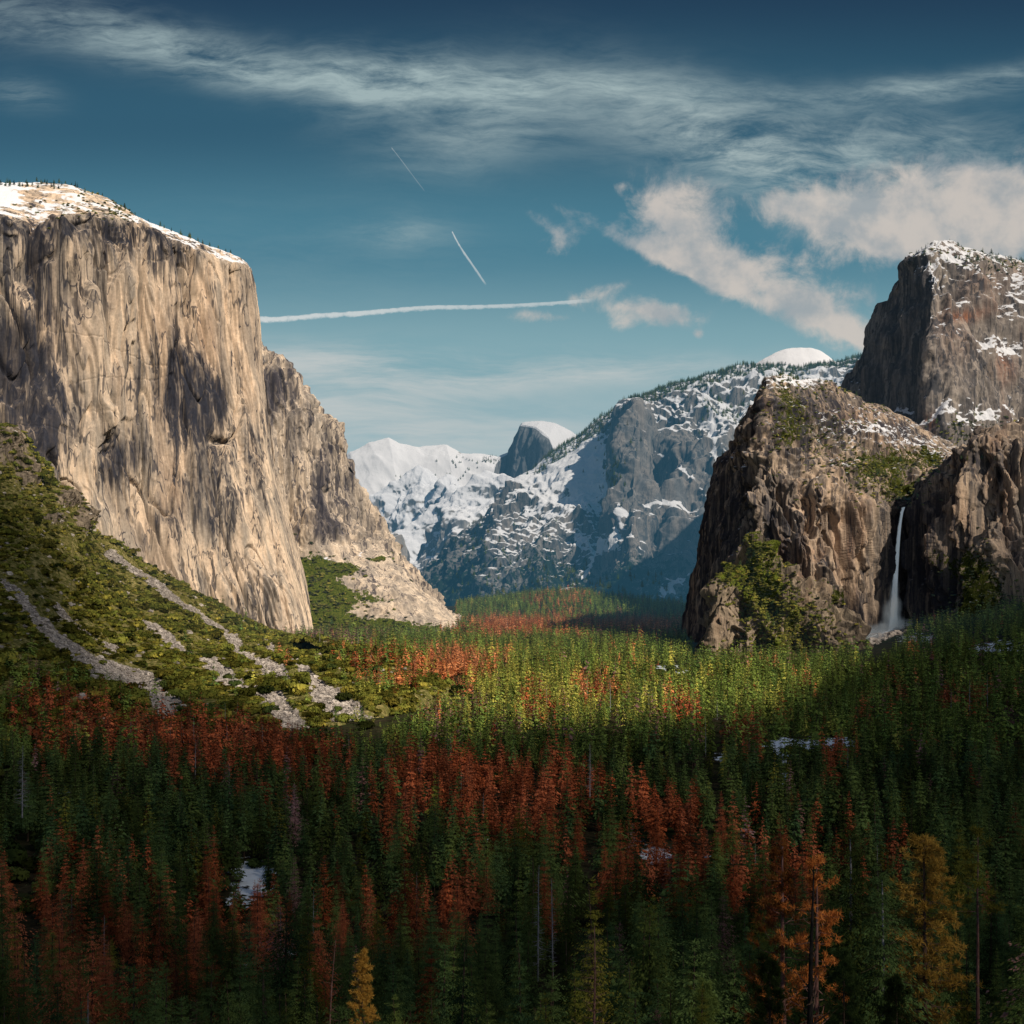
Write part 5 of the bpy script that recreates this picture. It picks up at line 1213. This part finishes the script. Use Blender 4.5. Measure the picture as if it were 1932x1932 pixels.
def rocks():
    items = []
    import bmesh
    for k in range(4):
        bm = bmesh.new(); bmesh.ops.create_icosphere(bm, subdivisions=2, radius=1.0)
        V = np.array([v.co[:] for v in bm.verts]); f = np.array([[v.index for v in q.verts] for q in bm.faces]); bm.free()
        V = V * (1 + .38 * stairs(3 * fbm(V, .9, 2, .5, k * 3.1))[:, None]) * [1, .8, .62]
        m_, nt = mat('boulder_stone'); b = NB(nt)
        oi = b.n('ShaderNodeObjectInfo').outputs['Random']; n1 = b.noise(b.n('ShaderNodeTexCoord').outputs['Object'], 2.5, 4)
        c = b.mix(oi, (.24, .205, .18), (.62, .54, .46)); c = b.mix(b.range(n1, .35, .7, 0, .5), c, (.10, .09, .08))
        bs = b.n('ShaderNodeBsdfDiffuse', {'Color': c}); out = b.n('ShaderNodeOutputMaterial'); nt.links.new(bs.outputs[0], out.inputs[0])
        items.append((V, f, [m_], np.zeros(len(f))))
    c = proto_collection('boulder', items)
    G = HILL; area = np.linalg.norm(np.cross(np.gradient(G, axis=0), np.gradient(G, axis=1)), axis=-1); u, v = uv(G)
    k = rng.random(u.shape) < sst(HCH, .25, .8) * area / 26. * (u > -40)
    pts = [G[k]]; sc = [rng.gamma(2.2, .8, k.sum()).clip(.7, 6)]
    k = rng.random(u.shape) < area / 1600. * (u > -40); pts.append(G[k]); sc.append(rng.gamma(2.5, 1.2, k.sum()).clip(1, 7))
    q = 900; t = rng.random(q); uu = 1700 - 100 * t + rng.normal(0, 16, q); vv = 1186 + 66 * t + rng.normal(0, 8, q); yy = 3080 - 300 * t + rng.normal(0, 30, q)
    xx = (uu - U0) / F * yy; pts.append(np.stack([xx, yy, height(xx, yy)], -1)); sc.append(rng.gamma(2.2, 2.0, q).clip(1.5, 13))
    pts, sc = np.concatenate(pts), np.concatenate(sc); m = len(pts); print('rocks', m)
    o = scatter('boulders', pts, rng.random(m) * 6.28, np.stack([sc, sc, sc], 1), rng.integers(0, 4, m), c)
    tag(o, 'grey and tan boulders filling the scree chutes and the foot of the waterfall', 'boulders', kind='stuff')
rocks()

# ---- small conifers standing on rims and far slopes
def rim_trees():
    P_, S_, I_ = [], [], []
    def line(pts, Y, nn, h0, h1, jit=6, dead=.1, dY=150):
        pts = np.array(pts, float); t = rng.random(nn) * (len(pts) - 1); i = np.minimum(t.astype(int), len(pts) - 2); f = (t - i)[:, None]
        q = pts[i] * (1 - f) + pts[i + 1] * f
        yy = Y + rng.uniform(-dY, dY, nn)
        p = P(q[:, 0], q[:, 1] + rng.uniform(0, jit, nn), yy); P_.append(p); S_.append(rng.uniform(h0, h1, nn)); I_.append(np.zeros(nn))
    def surf(key, L, spacing, h0, h1, band=None):
        o, G, N = CLIFFS[key]; u, v = uv(G)
        area = np.linalg.norm(np.cross(np.gradient(G, axis=0), np.gradient(G, axis=1)), axis=-1)
        d = np.clip(blobs(u, v, L), 0, 1)
        if band is not None:
            t = np.linspace(0, 1, G.shape[1])[None, :]; w = sst(u, band[4], band[5]) * sst(u, band[7], band[6]); d = np.maximum(d, w * ((t > band[0]) & (t < band[1])) * band[2])
        k = rng.random(u.shape) < d / spacing ** 2 * area
        P_.append(G[k]); S_.append(rng.uniform(h0, h1, k.sum())); I_.append(np.zeros(k.sum()))
    surf('south', [(1080, 1120, 120, 26, .35), (1200, 1150, 120, 16, .5), (960, 1150, 90, 20, .35), (1200, 1120, 40, 30, .4), (950, 1050, 70, 60, .10), (1060, 1080, 60, 30, .12), (1350, 770, 50, 30, .3), (1130, 830, 60, 40, .06), (1160, 900, 14, 30, .6), (900, 1010, 26, 30, .15)], 21, 22, 38, (.86, .985, .85, 0, 985, 1060, 1660, 1700))
    surf('wall', [], 30, 11, 19, (.905, .935, .85, 0, -60, 0, 470, 480))
    surf('tower', [(1780, 475, 60, 14, .3), (1890, 495, 70, 12, .9), (1830, 800, 80, 20, .3)], 24, 12, 24)
    surf('buttress', [(1480, 718, 40, 8, .9), (1650, 900, 60, 30, .25), (1560, 740, 70, 10, .2), (1850, 870, 60, 12, .4), (1330, 860, 30, 20, .3)], 17, 10, 18)
    surf('far', [(900, 880, 50, 12, .5), (860, 905, 50, 8, .5), (930, 868, 30, 5, .9)], 60, 30, 50)
    surf('spur', [(1430, 1060, 30, 30, .3), (1490, 1190, 60, 40, .3)], 18, 14, 26)
    surf('east', [(620, 1190, 80, 14, .5)], 18, 18, 30)
    pts = np.concatenate(P_); h = np.concatenate(S_); m = len(pts)
    s = h / HN; idx = np.where(rng.random(m) < .8, rng.integers(0, 5, m), 5)
    c = bpy.data.collections['conifer_forest_shapes']; 
    o = scatter('treeline', pts - [0, 0, 1], rng.random(m) * 6.28, np.stack([s * 1.35, s * 1.35, s], 1), idx, c)
    tag(o, 'small dark conifers scattered along the cliff rims and snowy far slopes', 'trees', kind='stuff'); print('rim', m)
rim_trees()

# ------------------------------------------------------------------ singled-out near trees
def mk(name, label, loc, H, parts, cat='tree', rz=0., lean=(0, 0), group=None):
    e = bpy.data.objects.new(name, None); COL.objects.link(e); e.location = loc; e.rotation_euler = (lean[0], lean[1], rz)
    s = H / HN; e.scale = (s, s, s); tag(e, label, cat, group)
    for nm, (V, f), m, sm in parts: link(nm, new_mesh(nm, V, f, [m], sm), e)
    return e
def spot(u, vtop, H, Y):
    """stand a tree of height H so that its top is seen at (u, vtop): the ground it stands on lies H below"""
    x = (u - U0) / F * Y; zt = (V0 - vtop) / F * Y
    return (x, Y, zt - H)
def tufty(seed, nlimb, rmax, per, L, W, spread, frac=.9, z0=.2, z1=.99, curl=.3, droop=-.1):
    br, tips = limbs(seed, HN, nlimb, rmax, z0, z1, .16, droop, curl, 4, 2)
    return br, tufts(tips, seed + 1, per, L, W, spread, frac)
def specials():
    b1, t1 = tufty(501, 52, 9.5, 32, .85, .13, .5, .42, .25, .99, .5)
    mk('dead_pine_tree', 'tall orange dying pine with pale pinkish bare trunk, left one of the close pair', spot(1478, 1580, 52, 225), 52, [('trunk', trunk_mesh(502, HN, .62, 8, 10, .97), M_pinebark, True), ('limbs', b1, M_pinebark, False), ('needles', t1, M_orange, False)])
    b2, t2 = tufty(511, 56, 9.5, 32, .85, .13, .5, .48, .3, .99, .5)
    mk('dead_pine_tree', 'tall orange pine with yellow-green tip beside the black broken trunk', spot(1540, 1620, 48, 218), 48, [('trunk', trunk_mesh(512, HN, .55, 8, 10, .97), M_pinebark, True), ('limbs', b2, M_pinebark, False), ('needles', t2, M_orange, False)], rz=1)
    br, tp = limbs(521, HN, 9, 6, .12, .4, .3, .1, .5, 5, 1)
    mk('burnt_snag', 'charred black broken trunk with two crooked bare limbs near the bottom edge', spot(1527, 1635, 30, 190), 30, [('trunk', trunk_mesh(522, HN, .75, 8, 10, 1.0), M_char, True), ('limbs', br, M_bark, False)], lean=(0, .035))
    b3, t3 = tufty(531, 170, 9.0, 30, .85, .13, .55, .62, .14, .99)
    mk('pine_tree', 'bushy golden-olive pine with full conical crown at lower right', spot(1745, 1578, 44, 225), 44, [('trunk', trunk_mesh(532, HN, .6, 8, 8), M_bark, True), ('limbs', b3, M_bark, False), ('needles', t3, M_gold, False)])
    b4, t4 = tufty(541, 26, 7, 20, 1.2, .18, .8, .45, .55, .99)
    mk('pine_tree', 'thin nearly bare pine with flat yellow-green tufts at its top, far right', spot(1845, 1555, 40, 240), 40, [('trunk', trunk_mesh(542, HN, .4, 8, 8), M_pinebark, True), ('limbs', b4, M_pinebark, False), ('needles', t4, M_olive, False)])
    b5, t5 = tufty(551, 84, 5.6, 30, 1.0, .18, .6, .8, .3, .99)
    mk('pine_tree', 'bright orange-yellow pine with round tufts at the bottom edge, brightest in the forest', spot(683, 1795, 36, 300), 36, [('trunk', trunk_mesh(552, HN, .4, 8, 8), M_bark, True), ('limbs', b5, M_bark, False), ('needles', t5, M_gold, False)])
    sn = [('bare_tree', 'large bare dead pine with long curling pinkish branches at the bottom centre', 1120, 1745, 38, 230, 3, M_pinebark, 110, 6.5, .45),
          ('bare_tree', 'bare grey snag with upcurved branches in the bottom left corner', 168, 1872, 24, 260, 5, M_grey, 30, 7, .9),
          ('bare_tree', 'pale blue-grey bare conifer standing on the dark slope at the left edge', 42, 1405, 44, 780, 6, M_grey, 130, 6, .2),
          ('bare_tree', 'slender grey bare conifer among green pines, left one of two together', 1015, 1630, 38, 420, 7, M_grey, 90, 3.5, .2),
          ('bare_tree', 'slender grey bare conifer among green pines, right one of two together', 1043, 1655, 34, 440, 8, M_grey, 80, 3.5, .2),
          ('bare_tree', 'small frosty green-grey bare conifer in the middle of the forest', 1113, 1402, 34, 820, 9, M_grey, 110, 4.5, .15),
          ('bare_tree', 'leaning bare red-brown trunk rising from rust-red pines at the lower left', 616, 1770, 36, 300, 10, M_pinebark, 30, 6, .6),
          ('bare_tree', 'short pale bare snag standing in the sunlit green trees', 1353, 1318, 34, 1500, 11, M_grey, 50, 7, .3)]
    for nm, lb, u, vt, H, Y, sd, m, nb, rm, curl in sn:
        (br, tp) = limbs(600 + sd, HN, nb, rm, .12, .98, .13, -.15, curl, 5, 2)
        mk(nm, lb, spot(u, vt, H, Y), H, [('trunk', trunk_mesh(620 + sd, HN, .4, 6, 8, .99), m, True), ('branches', br, m, False)], lean=(0, .05 if sd == 10 else 0))
    # dark green pair of big firs between the orange and golden pines
    for i, (u, vt, H, Y) in enumerate([(1610, 1560, 48, 235), (1665, 1640, 44, 200)]):
        V = conifer(650 + i, HN, .22, 75, 19, 17, .3, .08, .75, .08, .3, .25)
        br, _ = limbs(660 + i, HN, 60, 8, .1, .9, .12, -.15, .2, 4, 1)
        mk('fir_tree', ['broad dark green fir with pale leader, right behind the black trunk', 'broad dark green fir left of the golden pine, lower of the two'][i], spot(u, vt, H, Y), H, [('crown', V, M_green, False), ('trunk', trunk_mesh(670 + i, HN, .5, 6, 8), M_grey, True), ('limbs', br, M_bark, False)])
    # near pine tops across the bottom right
    for i, (u, vt, H, Y) in enumerate([(1450, 1800, 26, 165), (1590, 1790, 26, 160), (1690, 1840, 26, 150), (1330, 1850, 28, 190)]):
        b6, t6 = tufty(700 + i * 5, 120, 7, 34, .9, .11, .6, .85, .2, .99, .4)
        mk('pine_tree', 'dark green long-needled pine top along the bottom right edge', spot(u, vt, H, Y), H, [('trunk', trunk_mesh(701 + i, HN, .5, 6, 8), M_bark, True), ('limbs', b6, M_bark, False), ('needles', t6, M_green, False)], group='long-needled pine tops along the bottom right edge')
specials()

# ------------------------------------------------------------------ waterfall, mist
def waterfall():
    pth = np.array([(1704, 957, 3175), (1700.5, 968, 3150), (1697, 990, 3136), (1694, 1020, 3128), (1691, 1060, 3118), (1688, 1100, 3106), (1686, 1140, 3090), (1685, 1172, 3076), (1684, 1192, 3066)], float)
    wid = np.array([4.5, 4.2, 4.5, 5, 6, 7.5, 9.5, 11.5, 13])
    c = interp_rows(pth, 240, 0, .2); w = interp_rows(wid, 240, 0, .2)
    a = np.linspace(-1, 1, 15)
    C = P(c[:, 0], c[:, 1], c[:, 2])
    ww = w * .82 * 3100 / F
    X = C[:, None, 0] + a[None] * ww[:, None]; Y = C[:, None, 1] - 10 * (1 - a[None] ** 2); Z = np.repeat(C[:, 2:3], 15, 1)
    m, nt = mat('falling_water'); b = NB(nt)
    pos = b.n('ShaderNodeNewGeometry').outputs['Position']
    n1 = b.noise(pos, .22, 5, .7, .3, (1, .3, .14)); e = b.attr('edge')
    al = b.range(b.math('ADD', b.math('MULTIPLY', e, .9), b.math('SUBTRACT', n1, .5)), .12, .62)
    df = b.n('ShaderNodeBsdfDiffuse', {'Color': (.86, .9, .93, 1)}); tl = b.n('ShaderNodeBsdfTranslucent', {'Color': (.86, .9, .93, 1)})
    em = b.n('ShaderNodeMixShader', {0: .35}); nt.links.new(df.outputs[0], em.inputs[1]); nt.links.new(tl.outputs[0], em.inputs[2])
    added_glow = b.n('ShaderNodeEmission', {'Color': (.42, .50, .55, 1), 'Strength': .28}); ad = b.n('ShaderNodeAddShader'); nt.links.new(em.outputs[0], ad.inputs[0]); nt.links.new(added_glow.outputs[0], ad.inputs[1])  # emission added to brighten the shaded water
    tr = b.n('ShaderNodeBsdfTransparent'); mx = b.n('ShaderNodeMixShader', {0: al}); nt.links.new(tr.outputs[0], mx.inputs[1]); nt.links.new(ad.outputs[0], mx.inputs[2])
    out = b.n('ShaderNodeOutputMaterial'); nt.links.new(mx.outputs[0], out.inputs[0])
    edge = np.repeat((1 - a ** 2)[None], 240, 0)
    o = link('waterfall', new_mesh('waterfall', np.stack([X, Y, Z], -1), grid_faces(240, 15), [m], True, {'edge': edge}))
    tag(o, 'thin white waterfall dropping from the notch between the brown cliffs', 'waterfall')
    # cascade below
    path = np.array([(1684, 1186, 3060), (1668, 1200, 3000), (1645, 1214, 2940), (1622, 1228, 2880), (1606, 1242, 2830)], float)
    c = interp_rows(path, 90, 0, .3); C = P(c[:, 0], c[:, 1], c[:, 2]); wv = (8 + 6 * np.sin(np.linspace(0, 7, 90)) ** 2); C[:, 2] = np.maximum(C[:, 2], height(C[:, 0], C[:, 1]) + 2)
    X = C[:, None, 0] + a[None] * wv[:, None]; Y = C[:, None, 1] + 0 * X; Z = C[:, None, 2] + 5 * (1 - a[None] ** 2) + a[None] * 5
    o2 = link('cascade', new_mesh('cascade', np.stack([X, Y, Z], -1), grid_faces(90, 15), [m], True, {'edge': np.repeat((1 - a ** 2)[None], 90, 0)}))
    tag(o2, 'white cascade tumbling over boulders below the tall waterfall', 'cascade')
    # mist: soft volumes at the foot
    mm, nt = mat('spray'); b = NB(nt)
    tc = b.n('ShaderNodeTexCoord').outputs['Object']
    r = b.n('ShaderNodeVectorMath', {0: tc}, operation='LENGTH').outputs[1]
    n2 = b.noise(tc, 2.2, 4, .6)
    de = b.math('MULTIPLY', b.range(b.math('ADD', r, b.math('MULTIPLY', b.math('SUBTRACT', n2, .5), 1.5)), .95, .25), .034)
    vs0 = b.n('ShaderNodeVolumeScatter', {'Color': (.9, .95, 1, 1), 'Density': de, 'Anisotropy': .3}); ve = b.n('ShaderNodeEmission', {'Color': (.45, .55, .62, 1), 'Strength': b.math('MULTIPLY', de, .11)})  # emission put in to stand for skylight in the spray
    vs = b.n('ShaderNodeAddShader'); nt.links.new(vs0.outputs[0], vs.inputs[0]); nt.links.new(ve.outputs[0], vs.inputs[1])
    out = b.n('ShaderNodeOutputMaterial'); nt.links.new(vs.outputs[0], out.inputs['Volume'])
    import bmesh
    bm = bmesh.new(); bmesh.ops.create_icosphere(bm, subdivisions=3, radius=1.0); me = bpy.data.meshes.new('mist'); bm.to_mesh(me); bm.free(); me.materials.append(mm)
    e = bpy.data.objects.new('mist', None); COL.objects.link(e); base = P(1670, 1195, 3020); e.location = base
    tag(e, 'drifting white spray at the foot of the tall waterfall', 'mist')
    for (u, v, Y, sx, sy, sz) in [(1684, 1165, 3060, 32, 36, 60), (1666, 1196, 3000, 55, 40, 34), (1640, 1208, 2900, 60, 40, 36), (1616, 1224, 2830, 50, 34, 32), (1700, 1186, 3040, 40, 30, 30), (1688, 1130, 3060, 16, 20, 60)]:
        o = link('puff', me, e); o.location = Vector(P(u, v, Y)) - Vector(base); o.scale = (sx, sy, sz)
waterfall()

# ------------------------------------------------------------------ contrails high over the valley
def contrails():
    m, nt = mat('contrail_ice'); b = NB(nt)
    pos = b.n('ShaderNodeNewGeometry').outputs['Position']
    n1 = b.noise(pos, 1 / 260., 6, .65); e = b.attr('edge'); de = b.attr('dens')
    al = b.math('MULTIPLY', b.range(b.math('ADD', e, b.math('MULTIPLY', b.math('SUBTRACT', n1, .5), 1.6)), .15, 1.0), de, clamp=True)
    em = b.n('ShaderNodeEmission', {'Color': (.62, .66, .66, 1), 'Strength': 1.0})
    tr = b.n('ShaderNodeBsdfTransparent'); mx = b.n('ShaderNodeMixShader', {0: al}); nt.links.new(tr.outputs[0], mx.inputs[1]); nt.links.new(em.outputs[0], mx.inputs[2])
    out = b.n('ShaderNodeOutputMaterial'); nt.links.new(mx.outputs[0], out.inputs[0])
    Y = 42000.0
    for pts, w0, w1, d0, d1, lb in [
        ([(484, 603), (530, 603), (600, 597), (680, 592), (760, 585), (820, 581), (900, 580), (980, 577), (1060, 572), (1130, 566)], 7.5, 4.5, 1.0, .55, 'long nearly level white contrail from the big cliff to the clouds'),
        ([(853, 438), (868, 466), (893, 503), (918, 540)], 1.8, 3.0, .8, .45, 'short bright steep contrail in the middle of the sky'),
        ([(739, 280), (760, 307), (780, 334), (803, 364)], 1.1, 1.4, .30, .12, 'faint thin steep contrail high in the middle of the sky')]:
        c = interp_rows(np.array(pts, float), 160, 0, 0); C = P(c[:, 0], c[:, 1], np.full(160, Y))
        d = np.gradient(C, axis=0); d /= np.linalg.norm(d, axis=1, keepdims=True); s = np.stack([-d[:, 2], 0 * d[:, 0], d[:, 0]], 1)
        t = np.linspace(0, 1, 160); w = (w0 + (w1 - w0) * t) * Y / F * (1 + .25 * fbm(np.stack([t * 30, 0 * t, 0 * t], 1), 1, 3))
        a = np.linspace(-1, 1, 9); G = C[:, None] + s[:, None] * (a[None, :, None] * w[:, None, None]); G[..., 1] += -150 * (1 - a ** 2)[None]
        den = (d0 + (d1 - d0) * t) * sst(t, 0, .04) * sst(t, 1, .9)
        o = link('contrail', new_mesh('contrail', G, grid_faces(160, 9), [m], True, {'edge': np.repeat((1 - a ** 2)[None], 160, 0), 'dens': np.repeat(den[:, None], 9, 1)}))
        tag(o, lb, 'contrail', kind='thing')
contrails()
print('script', round(time.time() - T0, 1))
